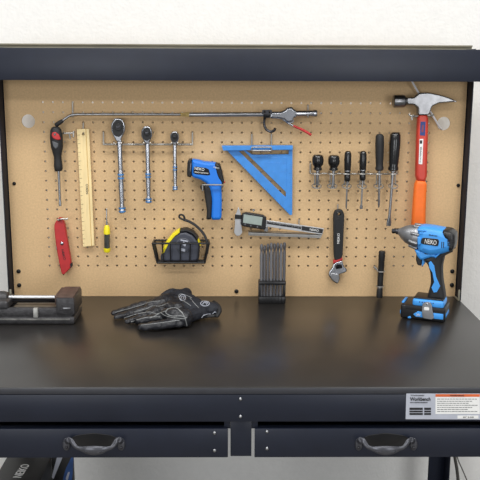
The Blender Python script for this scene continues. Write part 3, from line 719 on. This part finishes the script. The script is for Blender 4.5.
# ------------------------------------------------------------------ screwdriver rack
D = .030
bm = BM()
rk_a, rk_b = B(310.4, 173.4, .012), B(396, 174, .012)
sweep(bm, [rk_a, rk_b], .0022, 8)
for px, y0 in ((310.4, 163), (396, 165)):
    sweep(bm, smooth_path([B(px, y0, -.01), B(px, y0, .004), B(px, y0 + 2, .007), B(px, 171.5, .009), B(px, 173.6, .012)], 4), .0022, 8)
rk = obj('screwdriver_rack', bm, zinc, label='zinc wire rack with rings holding the six black screwdrivers', cat='rack')
for cx in (316.6, 332.2, 346.6, 362, 378.6, 393.2):
    bm = BM(); c = B(cx, 186, D)
    loop(bm, [c + Vector((math.cos(2 * math.pi * i / 20) * .0115, math.sin(2 * math.pi * i / 20) * .0125, math.sin(2 * math.pi * i / 20) * .0042)) for i in range(20)], .0016, 7)
    for s in (-1, 1): sweep(bm, smooth_path([B(cx + s * 1.9, 173.6, .012), B(cx + s * 1.9, 175.2, .016), B(cx + s * 2.0, 182, .0175), B(cx + s * 2.2, 185.4, .0185)], 4), .0016, 7)
    c2_ = B(cx, 173.6, D)
    sweep(bm, [c2_ + Vector((math.cos(a_) * .0125, math.sin(a_) * .0135, 0)) for a_ in [math.pi * (.75 + 1.5 * i / 16) for i in range(17)]], .0014, 7)
    obj('ring', bm, zinc, rk)
def driver(label, h0, h1, prof, shaft_end, r, tip, m=gloss, collar=None, seg=8, name='screwdriver'):
    t = thing(name, label, 'screwdriver', B(*shaft_end, D), 'black screwdrivers on the wire rack')
    a = B(*h0, D); b = B(*h1, D); bm = BM(); lathe(bm, a, b, [(u, w * Q) for u, w in prof], seg * 3)
    for v in bm.verts:                                         # shallow flutes
        ax = (b - a).normalized(); rel = v.co - a; along_ = rel.dot(ax); rad = rel - ax * along_
        an = math.atan2(rad.y, rad.x); k_ = along_ / (b - a).length
        if .08 < k_ < .8: v.co = a + ax * along_ + rad * (1 - .07 * (math.cos(an * 6) > .4))
    h = obj('handle', bm, m, t)
    if collar:
        u, w = collar; c = a.lerp(b, u); e = a.lerp(b, u + .035); bm = BM(); lathe(bm, c, e, [(0, w * Q * .9), (.1, w * Q), (.9, w * Q), (1, w * Q * .9)], 20); obj('collar', bm, steel, h)
    s0 = b; s1 = B(*shaft_end, D); bm = BM(); rr = r * Q
    if tip == 'flat':
        lathe(bm, s0, s1, [(0, rr * 1.4), (.03, rr * 1.4), (.04, rr), (.78, rr), (.84, rr * 1.1), (.92, rr * 1.75), (1, rr * 1.6)], 12)
        for v in bm.verts:
            k_ = (v.co - s0).dot((s1 - s0).normalized()) / (s1 - s0).length
            if k_ > .8: v.co.y = s1.y + (v.co.y - s1.y) * max(.18, 1 - (k_ - .8) * 4.5)
    else:
        lathe(bm, s0, s1, [(0, rr * 1.4), (.03, rr * 1.4), (.04, rr), (.92, rr), (1, rr * .4)], 12)
    obj('shaft', bm, steel, t)
    return t
stub = [(0, 3.2), (.04, 4.6), (.15, 5.7), (.4, 6.0), (.6, 5.6), (.72, 4.2), (.8, 3.7), (.86, 4.4), (.96, 4.4), (1, 3.2)]
driver('stubby black screwdriver, leftmost on the rack', (318, 154.6), (317.6, 170.4), stub, (316.8, 188.5), 1.4, 'cross', gloss)
driver('stubby black screwdriver second from left on the rack', (334, 155), (333.6, 170.6), stub, (332.6, 188.5), 1.4, 'flat', gloss)
sm = [(0, 1.6), (.03, 2.8), (.1, 3.5), (.35, 3.7), (.6, 3.4), (.66, 2.9), (.72, 2.9), (.85, 3.2), (.95, 3.2), (1, 2.2)]
driver('small thin black screwdriver with pointed tip, third from left on the rack', (348, 151), (347.2, 181.5), sm, (346.2, 209), .85, 'cross', gloss, (.63, 3.5))
driver('small thin black screwdriver with flat tip, fourth from left on the rack', (363.2, 151), (362.5, 180.5), sm, (361.2, 209), .9, 'flat', gloss, (.63, 3.5))
lg = [(0, 2), (.02, 3.2), (.07, 4.1), (.3, 4.4), (.6, 4.1), (.8, 3.7), (.87, 3.5), (.92, 4.1), (.97, 4.1), (1, 3)]
driver('large black screwdriver with pointed tip, second from right on the rack', (379.7, 134), (379.4, 170.6), lg, (378.8, 207.5), 1.15, 'cross', rubber)
driver('largest black screwdriver with long flat blade, rightmost on the rack', (395.5, 132.2), (393.1, 170.8), [(u, w * 1.3) for u, w in lg], (388.7, 226), 1.4, 'flat', gloss, (.985, 3.4))

# ------------------------------------------------------------------ hammer
def g(L): return [(385 + x / 3, 75 + y / 3) for x, y in L]
dsteel_l = mat('forged_steel', (128, 128, 130), .3, 1.0, var=.2)
hm = thing('claw_hammer', 'claw hammer with steel head and red and orange handle', 'hammer', B(417, 236, .03))
Yh_ = -.042
head = prism('head', rounded(g([(64, 67), (84, 68), (100, 54), (128, 52), (165, 60), (196, 70), (215, 80), (196, 81), (158, 84), (138, 94), (130, 120), (96, 120), (97, 98), (84, 88), (64, 88)]), 1), Yh_, .024, dsteel_l, hm, .0028, mid=True)
bm = BM(); ya_ = .030; a = B(*g([(25, 79)])[0], ya_); b = B(*g([(86, 78)])[0], ya_)
lathe(bm, a, b, [(0, .0140), (.04, .0158), (.5, .0158), (.56, .0145), (.62, .0100), (.8, .0090), (1, .0100)], 24); obj('striking_face', bm, dsteel_l, head)
hp = lambda x0, x1, y: (x0, y)
prism('upper_handle', rounded(g([(97, 118), (129, 118), (127, 200), (124, 320), (90, 317), (93, 200)]), 1), -.040, .022, redorange, hm, .007, mid=True)
prism('lower_grip', rounded(g([(89, 314), (125, 317), (121, 400), (121, 482), (78, 482), (82, 400)]), 1), -.0415, .025, orange, hm, .009, mid=True)
prism('blue_sticker', g([(107, 140), (122, 140), (120, 182), (105, 181)]), -.0408, .001, mat('sticker_blue', (38, 60, 120), .5), hm, .0002)
prism('sticker_mark', g([(111, 150), (117, 150), (115, 172), (109, 171)]), -.0412, .0004, mat('sticker_red', (120, 60, 80), .5), hm, 0)
ws = prism('white_sticker', g([(104, 192), (115, 192), (112, 268), (101, 267)]), -.0408, .001, white, hm, .0002)
btext('lettering', '16 oz HAMMER', g([(105, 262)])[0], g([(108.5, 215)])[0], 1.5, -.0413, grey_p, ws)
prism('sticker_mark', g([(105, 196), (112, 196), (111.5, 206), (104.6, 206)]), -.0412, .0004, ink, ws, 0)
tube_thing('hammer_hook', 'double zinc prong holder under the claw hammer head', [
    smooth_path([B(*g([(88, 124)])[0], -.01), B(*g([(88, 124)])[0], .05), B(*g([(86, 121)])[0], .054)], 4),
    smooth_path([B(*g([(138, 122)])[0], -.01), B(*g([(138, 122)])[0], .05), B(*g([(141, 118)])[0], .054)], 4),
    smooth_path([B(*g([(72, 117)])[0], .05), B(*g([(76, 122)])[0], .051), B(*g([(88, 124)])[0], .05), B(*g([(98, 123)])[0], .046)], 4),
    smooth_path([B(*g([(80, 120)])[0], .05), B(*g([(81, 135)])[0], .05)], 3),
    smooth_path([B(*g([(128, 121)])[0], .046), B(*g([(140, 122)])[0], .048), B(*g([(146, 118)])[0], .05)], 4)], .0023)

# ------------------------------------------------------------------ penlight
D = .022
pn = thing('flashlight', 'slim black flashlight upright in two wire rings left of the cordless impact wrench', 'flashlight', B(379.2, 299, D))
a = B(382.1, 251, D); b = B(379.3, 297.4, D); b.z = max(b.z, TZ)
bm = BM(); lathe(bm, a, b, [(0, .0070), (.02, .0084), (.05, .0086), (.055, .0078), (.07, .0078), (.075, .0086), (.2, .0084), (.21, .0078), (.62, .0076), (.74, .0074), (.76, .0066), (.80, .0066), (.82, .0080), (.97, .0084), (1, .0078)], 20); obj('barrel', bm, rubber, pn)
c = a.lerp(b, .78); bm = BM(); lathe(bm, c, a.lerp(b, .80), [(0, .006), (.1, .0072), (.9, .0072), (1, .006)], 18); obj('metal_ring', bm, steel, pn)
bm = BM()
for (py) in (271.2, 286.2):
    cx = 382.1 + (py - 251) / 46.4 * -2.8; c = B(cx, py, D)
    loop(bm, [c + Vector((math.cos(2 * math.pi * i / 20) * .0094, math.sin(2 * math.pi * i / 20) * .0096, 0)) for i in range(20)], .0015, 7)
    sweep(bm, [c + Vector((.002, .0095, 0)), c + Vector((.002, .034, .0))], .0015, 7)
sweep(bm, smooth_path([B(375.8, 268, -.012), B(375.8, 268, .014), B(376.8, 269.6, .018), B(379, 271.2, .020)], 4), .0022, 8)
sweep(bm, smooth_path([B(373.8, 266.6, .016), B(376.5, 269, .017)], 3), .0030, 8)
obj('flashlight_clip', bm, zinc, label='pair of zinc wire rings around the slim black flashlight', cat='hook')

# ------------------------------------------------------------------ cordless impact wrench
def g(L): return [(385 + x / 4.36, 220 + y / 4.36) for x, y in L]
O_ = T(444.5, 323.4); e_ = T(401, 318.4)
YAW = math.atan2(O_.y - e_.y, O_.x - e_.x)
iw = thing('impact_wrench', 'blue and black cordless impact wrench standing on its battery', 'power tool', Vector((O_.x, O_.y, TZ)))
iw.rotation_euler = (0, 0, YAW); iw.location.z += .0006; LOCAL.add(iw.name)
frame((O_.x, O_.y, 0), YAW)
Ym = .038                                                       # centre plane of the tool, in its own frame
wd = lambda w: Ym - w / 2
hs = prism('motor_housing', rounded(g([(150, 24), (170, 22), (210, 26), (262, 36), (308, 56), (310, 96), (300, 128), (258, 142), (236, 146), (200, 150), (152, 132), (146, 110), (146, 50)]), 2), wd(.064), .064, blue, iw, .016, mid=True)
def gp(x, y, Y_): p = g([(x, y)])[0]; return at(p[0], p[1], Y_)
bm = BM(); a = gp(56, 49, Ym); b = gp(156, 76, Ym)
lathe(bm, a, b, [(0, .0058), (.02, .0075), (.08, .0090), (.24, .0165), (.42, .0222), (.60, .0255), (.72, .0265), (.73, .0278), (1, .0285)], 28); alu = mat('cast_aluminium', (150, 151, 154), .42, .75, var=.15, bump=.1, bscale=300); nz_ = obj('gear_nose', bm, alu, iw)
for ang in (-70, -25, 20, 65, 110):
    bm = BM(); ax = (b - a).normalized(); n0 = ax.cross(Vector((0, 1, 0))).normalized(); 
    dirv = (Vector((0, -1, 0)) * math.cos(R(ang)) + n0 * math.sin(R(ang)))
    s0 = a + (b - a) * .60 + dirv * .0262; s1 = a + (b - a) * .98 + dirv * .0290
    sweep(bm, [s0, s0.lerp(s1, .1), s1], [.0028, .0040, .0040], 10); obj('cast_lug', bm, alu, nz_)
bm = BM(); lathe(bm, gp(30, 49, Ym), gp(60, 50, Ym), [(0, .0045), (.04, .0058), (.38, .0062), (.40, .0050), (.6, .0050), (.62, .0060), (1, .0066)], 4); obj('anvil', bm, dsteel, iw)
bm = BM(); lathe(bm, gp(48, 50, Ym), gp(59, 51, Ym), [(0, .0058), (.2, .0074), (1, .0078)], 16); obj('anvil_ring', bm, dsteel, iw)
rc_ = prism('rear_cap', rounded(g([(254, 48), (262, 36), (290, 42), (311, 58), (312, 92), (305, 122), (290, 130), (280, 120), (284, 92), (262, 74)]), 1), wd(.066), .066, black, iw, .010, mid=True)
for (y) in (84, 92, 100, 108): prism('vent_slot', g([(272, y), (300, y + 3), (299, y + 7), (272, y + 4)]), wd(.0672), .003, ink, hs, .0004)
for (x) in (246, 254): prism('vent_slot', g([(x, 96), (x + 4, 97), (x + 3, 124), (x - 1, 123)]), wd(.0648), .003, ink, hs, .0004)
np_ = prism('name_plate', rounded(g([(166, 78), (230, 84), (236, 92), (232, 113), (226, 116), (160, 106), (156, 98), (160, 82)]), 1), wd(.0662), .003, gloss, iw, .001)
btext('lettering', 'NEIKO', g([(174, 93)])[0], g([(224, 101)])[0], 4.0, wd(.0662) - .0004, white, np_)
btext('lettering', 'BRUSHLESS', g([(192, 66)])[0], g([(228, 71)])[0], 1.2, wd(.0643) - .0003, ink, hs)
prism('housing_rib', rounded(g([(140, 40), (176, 44), (180, 52), (140, 50)]), 1), wd(.066), .006, blue, hs, .002)
prism('housing_rib', rounded(g([(140, 74), (156, 78), (156, 108), (142, 112)]), 1), wd(.067), .006, blue, hs, .002)
prism('trigger_guard', rounded(g([(134, 122), (232, 140), (226, 158), (206, 156), (186, 162), (172, 168), (158, 166), (146, 150)]), 1), wd(.050), .050, blue, iw, .006, mid=True)
prism('trigger_guard', rounded(g([(165, 160), (184, 160), (174, 190), (165, 200)]), 1), wd(.030), .030, blue, iw, .0015, mid=True)
prism('dark_inset', rounded(g([(170, 138), (196, 142), (190, 152), (172, 150)]), 1), wd(.0518), .004, black, iw, .001)
prism('direction_switch', rounded(g([(214, 162), (238, 142), (242, 148), (218, 170)]), 1), wd(.053), .053, blue, iw, .003)
prism('trigger', rounded(g([(139, 148), (160, 152), (164, 184), (158, 198), (144, 192), (138, 172)]), 1), wd(.024), .024, black, iw, .0025, mid=True)
gr_ = prism('grip', rounded(g([(172, 158), (206, 150), (250, 138), (304, 112), (298, 132), (262, 152), (250, 200), (252, 260), (264, 330), (262, 346), (186, 340), (196, 300), (204, 270), (202, 226), (190, 188), (174, 174)]), 2), wd(.044), .044, rubber, iw, .009, mid=True)
prism('grip_insert', g([(190, 188), (200, 180), (214, 200), (222, 248), (240, 290), (226, 316), (212, 318), (202, 296), (214, 272), (206, 230), (194, 212)]), wd(.0462), .006, blue, gr_, .0007)
# battery
fx = lambda x, y, Y_: gp(x, y, Y_).x
Yb0 = 0.0
def bz(y): return gp(170, y, Yb0).z
x0 = fx(66, 400, Yb0); x1 = fx(263, 400, Yb0); YB1 = Yb0 + .072
foot = BM(); box(foot, fx(120, 340, Yb0 + .008), fx(258, 340, Yb0 + .008), Yb0 + .005, YB1 - .006, bz(386), bz(352), .006, 3); ft = obj('foot', foot, blue, iw)
bm = BM(); box(bm, fx(126, 340, Yb0 + .012), fx(256, 340, Yb0 + .012), Yb0 + .010, YB1 - .010, bz(353), bz(345), .003, 3); obj('foot_top', bm, black, iw)
for i in range(6):
    bm = BM(); xx = fx(152 + i * 12, 350, Yb0 + .006); box(bm, xx - .002, xx + .0015, Yb0 + .0050, Yb0 + .008, bz(366), bz(361), .0003); obj('charge_slot', bm, ink, ft)
bm = BM(); box(bm, x0, x1, Yb0 + .001, YB1, TZ, bz(379), .005, 3); bt = obj('battery', bm, black, iw)
bm = BM(); box(bm, x0 + .012, x1 - .001, Yb0 - .0008, Yb0 + .004, bz(398), bz(381), .0015); obj('battery_band', bm, rubber, bt)
bm = BM(); box(bm, x0 + .040, x1 - .004, Yb0 - .0014, Yb0 + .005, bz(427), bz(402), .002); obj('side_panel', bm, blue, bt)
prism('side_panel', rounded(g([(122, 412), (136, 404), (150, 404), (150, 424), (134, 424)]), 1), Yb0 - .0012, .005, blue, bt, .001)
prism('side_panel', rounded(g([(98, 424), (110, 420), (114, 430), (100, 430)]), 1), Yb0 - .0010, .005, blue, bt, .001)
bm = BM(); box(bm, x0 - .0015, x0 + .006, Yb0 + .004, Yb0 + .014, bz(424), bz(406), .002); obj('release_tab', bm, blue, bt)
bm = BM(); box(bm, x0 - .0008, x0 + .006, Yb0 + .016, YB1 - .008, bz(382), bz(374), .002); obj('release_tab', bm, blue, bt)
bm = BM(); box(bm, x1 - .004, x1 + .0012, Yb0 + .01, YB1 - .012, bz(424), bz(406), .002); obj('release_tab', bm, blue, bt)
btext('lettering', '20V', g([(136, 414)])[0], g([(154, 416)])[0], 2.2, Yb0 - .0024, white, bt)
clp = prism('belt_clip', [rounded(g([(164, 364), (182, 358), (198, 362), (204, 372), (206, 392), (214, 430), (200, 436), (164, 428), (160, 400)]), 1), ], Yb0 - .004, .0022, steel, iw, .0008)
prism('clip_window', rounded(g([(170, 380), (192, 382), (193, 396), (170, 395)]), 1), Yb0 - .0046, .0012, white, clp, .0004)
bolt(*g([(184, 368)])[0], Yb0 - .004, .0026, chrome, clp, name='screw', lift=.002)

frame()

# ------------------------------------------------------------------ drill-press vise
Yv = T(40, 324.6).y; YV1 = Yv + .105
vi = thing('bench_vise', 'dark cast iron vise lying at the left end of the bench', 'vise', Vector((T(30, 324).x, Yv + .05, TZ)))
vx = lambda px, py=318: at(px, py, Yv).x
vz = lambda py: at(40, py, Yv).z
bm = BM(); box(bm, vx(-24), vx(74.5, 323), Yv, YV1, TZ, vz(317.5), .004, 2)
obj('base_flange', bm, castm, vi)
bm = BM(); box(bm, vx(-20), vx(72), Yv + .006, Yv + .018, vz(318), vz(309), .003, 2)
box(bm, vx(-20), vx(72), YV1 - .030, YV1 - .012, vz(318), vz(309), .003, 2)
box(bm, vx(-20), vx(72), Yv + .030, YV1 - .030, vz(318), vz(313), .002, 2)
obj('bed', bm, castm, vi)
bm = BM(); yy0 = Yv + .020; box(bm, vx(10), vx(54), yy0, yy0 + .050, vz(316), at(30, 308.6, yy0).z, .001); obj('bed_slide', bm, mat('brown_grey_slide', (112, 103, 90), .55, .3, var=.3, scale=50), vi)  # slab in a paler brown-grey than the bed
jaw = BM(); zt = vz(298.8)
jx0 = vx(55.4, 305); jx1 = vx(74, 305)
box(jaw, jx0, jx1, Yv + .003, YV1 - .001, vz(316), zt, .004, 2); fj = obj('fixed_jaw', jaw, castm, vi)
bm = BM(); box(bm, jx0 + .002, jx1 - .002, Yv + .006, YV1 - .004, zt - .002, zt + .003, .002, 2); obj('jaw_top', bm, rust, fj, label='reddish brown rusty jaw top')
bm = BM(); box(bm, jx0 - .006, jx0 + .002, Yv + .022, YV1 - .004, vz(308), zt + .001, .002, 2); obj('jaw_plate', bm, rust, fj)
bm = BM(); box(bm, vx(63), vx(70.5), Yv + .0015, Yv + .005, vz(309.6), vz(308.2), .0006); obj('casting_mark', bm, steel, fj)
bm = BM(); box(bm, vx(-16, 300), vx(7, 300), Yv + .004, YV1 - .030, vz(311), vz(302), .006, 3); mj = obj('moving_jaw', bm, castm, vi)
rodY = Yv + .045
rz = lambda py: at(30, py, rodY).z
rx = lambda px: at(px, 295, rodY).x
bm = BM(); lathe(bm, Vector((rx(-16), rodY, rz(298.5))), Vector((rx(9), rodY, rz(298.5))), [(0, .016), (.1, .0175), (.8, .0175), (.95, .015), (1, .010)], 22); obj('screw_boss', bm, castm, mj)
bm = BM(); lathe(bm, Vector((rx(4), rodY, rz(297.3))), Vector((rx(58), rodY, rz(297.3))), [(0, .0046), (1, .0046)], 16); obj('guide_rod', bm, mat('polished_rod', (190, 191, 194), .3, .8), vi)
bm = BM(); lathe(bm, Vector((rx(4), rodY + .004, rz(301))), Vector((rx(58), rodY + .004, rz(301))), sum([[(i / 60, .0052), (i / 60 + .008, .0044)] for i in range(60)], []) + [(1, .004)], 12); obj('lead_screw', bm, dsteel, vi)
bm = BM(); box(bm, vx(33.4), vx(38), Yv - .002, Yv + .010, vz(318), vz(308.6), .002, 2); obj('clamp_lug', bm, mat('bare_metal', (168, 168, 164), .45, .4), vi)
bm = BM(); box(bm, vx(-24), vx(70), Yv - .0022, Yv + .004, vz(320.4), vz(318.8), .0007); obj('flange_ridge', bm, mat('highlight_iron', (110, 109, 106), .45, .4, var=.4, scale=60), vi)  # paler iron puts the flange's highlight line into the colour

vi.location.z += .0006
# ------------------------------------------------------------------ pair of work gloves
def capsule(bm, pts, seg=12):
    """chain of (px, py, height, radius) turned into overlapping balls and tubes"""
    P = [(T(a, b, h), r) for a, b, h, r in pts]
    path_ = smooth_path([p for p, r in P], 4); rr = [v.x for v in smooth_path([Vector((r, 0, 0)) for p, r in P], 4)]
    sweep(bm, path_, rr, seg); ball(bm, path_[0], rr[0], rr[0], rr[0], 12); ball(bm, path_[-1], rr[-1], rr[-1], rr[-1], 12)
tex = bpy.data.textures.new('folds', 'CLOUDS'); tex.noise_scale = .014; tex.noise_depth = 3
def organic(name, bm, m, parent, disp=.0062, vox=.0018):
    o = obj(name, bm, m, parent)
    md = o.modifiers.new('remesh', 'REMESH'); md.mode = 'VOXEL'; md.voxel_size = vox; md.use_smooth_shade = True
    s_ = o.modifiers.new('smooth', 'SMOOTH'); s_.factor = .5; s_.iterations = 3
    d_ = o.modifiers.new('folds', 'DISPLACE'); d_.texture = tex; d_.strength = disp; d_.mid_level = .5; d_.texture_coords = 'LOCAL'
    return o
def clampz(bm, z=TZ + .0042):
    for v in bm.verts: v.co.z = max(v.co.z, z + .0008)
# glove lying behind, fingers to the far left
ga = thing('work_glove', 'black work glove at the back of the pair, fingers spread left', 'glove', T(150, 312), 'pair of black work gloves')
bm = BM()
capsule(bm, [(176, 302, .018, .022), (164, 305, .020, .026), (152, 308, .016, .020)])
capsule(bm, [(184, 305, .018, .022), (170, 311, .018, .024), (156, 313, .014, .018)])
capsule(bm, [(160, 303, .017, .016), (142, 306, .014, .0125), (127, 310, .010, .0105), (114, 313.5, .008, .0085)])
capsule(bm, [(158, 308, .016, .016), (140, 312, .012, .0120), (126, 315.5, .009, .0105), (117, 318, .007, .0085)])
capsule(bm, [(158, 313, .014, .015), (144, 317, .011, .0115), (134, 320, .009, .0095), (128, 322, .007, .008)])
clampz(bm); g1 = organic('glove_body', bm, glove_m, ga)
bm = BM()
capsule(bm, [(172, 300, .026, .016), (178, 296, .030, .016), (186, 294, .026, .016)])
capsule(bm, [(163, 296, .026, .0075), (168, 293, .032, .009), (174, 292, .034, .010), (180, 295, .032, .010)])
capsule(bm, [(182, 299, .024, .02), (190, 302, .022, .02), (196, 305, .02, .018)])
clampz(bm); g1c = organic('wrist_strap', bm, cuff_m, ga, .0045)
# glove in front, cuff to the right
gb_ = thing('work_glove', 'black work glove at the front of the pair, cuff turned to the right', 'glove', T(180, 316), 'pair of black work gloves')
bm = BM()
capsule(bm, [(184, 318, .022, .022), (174, 316, .026, .020), (166, 314, .026, .014)])
capsule(bm, [(178, 310, .030, .018), (170, 308, .032, .014)])
capsule(bm, [(184, 322, .014, .014), (170, 324, .013, .0135), (156, 326, .012, .012), (147, 327, .011, .011), (141, 327.5, .0095, .0090)])
capsule(bm, [(176, 317, .018, .014), (160, 318, .016, .012), (146, 320, .014, .011), (139, 321, .012, .009)])
clampz(bm); g2 = organic('glove_body', bm, glove_m, gb_)
bm = BM()
capsule(bm, [(188, 309, .022, .023), (198, 308.5, .021, .021), (208, 309, .019, .019), (214, 309.5, .018, .017)])
capsule(bm, [(186, 318, .016, .016), (194, 315, .016, .016), (202, 313, .016, .015)])
clampz(bm); g2c = organic('cuff', bm, cuff_m, gb_, .0045)
bm = BM()
capsule(bm, [(214, 302, .030, .0045), (218, 306, .026, .006), (219.5, 311, .018, .006), (217, 316, .010, .005)])
capsule(bm, [(200, 317, .010, .006), (208, 316.5, .008, .005), (216, 316, .008, .005)])
clampz(bm); organic('cuff_hem', bm, rubber, gb_, .001, .0016)
# stitching laid over the gloves
dg = bpy.context.evaluated_depsgraph_get()
def bvh(os_):
    V, Fc = [], []
    for o in os_:
        ev = o.evaluated_get(dg); me = ev.to_mesh(); b0 = len(V); mw = Matrix.Translation(wloc(o))
        V += [mw @ v.co for v in me.vertices]; Fc += [[b0 + i for i in p.vertices] for p in me.polygons]; ev.to_mesh_clear()
    return BVHTree.FromPolygons(V, Fc)
tree = bvh([g1, g1c, g2, g2c])
def laid(pts, r, parent, m=stitch_m, name='stitching'):
    p2 = smooth_path([Vector((a, b, 0)) for a, b in pts], 6); out = []
    for p in p2:
        d = ray(p.x, p.y).normalized(); hit = tree.ray_cast(CAM, d)
        if hit[0] is not None and hit[0].z > TZ - .01: out.append(hit[0] - d * r * .8)
    if len(out) > 3:
        bm = BM(); sweep(bm, out, r, 6); return obj(name, bm, m, parent)
for L in ([(183, 313), (176, 308), (168, 309), (166, 313), (172, 316), (181, 316), (187, 318)], [(187, 326), (185, 318), (182, 313), (178, 309)], [(166, 311), (160, 313), (155, 316), (150, 318)]):
    laid(L, .0010, gb_)
for L in ([(141, 325), (155, 323.5), (170, 321.5), (180, 320)], [(160, 312), (166, 316), (176, 318), (186, 319)]): laid(L, .0008, gb_)
for L in ([(163, 312), (156, 314), (150, 312), (142, 313), (130, 316), (122, 319)], [(160, 301), (150, 302), (142, 305), (128, 309), (115, 312.5)], [(168, 303), (160, 306), (152, 306), (146, 309), (134, 312)],
          [(160, 317), (150, 317), (140, 319), (131, 322)]): laid(L, .0008, ga)
for L in ([(192, 298), (188, 296), (184, 294.5), (180, 294), (178.5, 297), (182, 300), (187, 303), (191, 306)], [(190, 298), (195, 304), (199, 308)]): laid(L, .0008, ga)
laid(circ(182.6, 297.6, 3, 10) + [(185.6, 297.6)], .0009, ga, silver, 'round_logo')
laid([(181, 298.6), (182, 296.4), (184, 296.8), (183, 299)], .0009, ga, silver, 'round_logo')
laid(circ(205, 303.4, 4.3, 12, 2.6) + [(209.3, 303.4)], .0009, gb_, silver, 'round_logo')
laid([(202.6, 304.4), (204, 302.2), (206, 303), (207.6, 302.6), (206.4, 304.6)], .0009, gb_, silver, 'round_logo')
for L in ([(201, 319.5), (203, 316), (208, 314), (211, 314.5)], [(213, 318), (212, 315), (215, 312), (217, 314)]): laid(L, .0009, gb_, silver)

# ------------------------------------------------------------------ light
def area(name, loc, rot, sx, sy, power, col=(1, 1, 1)):
    l = bpy.data.lights.new(name, 'AREA'); l.shape = 'RECTANGLE'; l.size = sx; l.size_y = sy; l.energy = power; l.color = col
    o = bpy.data.objects.new(name, l); COL.objects.link(o); o.location = loc; o.rotation_euler = rot; return o
area('ceiling_panel_light', (0.0, -0.95, 2.75), (0, 0, 0), 3.6, .4, 52, (1, .99, .97))
area('ceiling_panel_light', (0.0, -2.6, 2.75), (0, 0, 0), 3.6, .4, 40, (1, .99, .97))
area('front_fill_light', (-1.9, -4.4, 1.5), (R(90), 0, R(-18)), 1.3, 1.7, 37, (.97, .985, 1))  # added fill from behind the camera, brightens the wall below the bench
area('front_fill_light', (1.9, -4.4, 1.5), (R(90), 0, R(18)), 1.3, 1.7, 37, (.97, .985, 1))  # second added fill, set apart so flat chrome reflects a dark middle
w = bpy.data.worlds.new('room'); sc.world = w; w.use_nodes = True
bgn = w.node_tree.nodes['Background']; bgn.inputs['Color'].default_value = (.96, .98, 1, 1); bgn.inputs['Strength'].default_value = 0.30
sc.view_settings.view_transform = 'Standard'; sc.view_settings.look = 'None'; sc.view_settings.gamma = 1; sc.view_settings.exposure = 0.0
sc.view_settings.use_curve_mapping = False
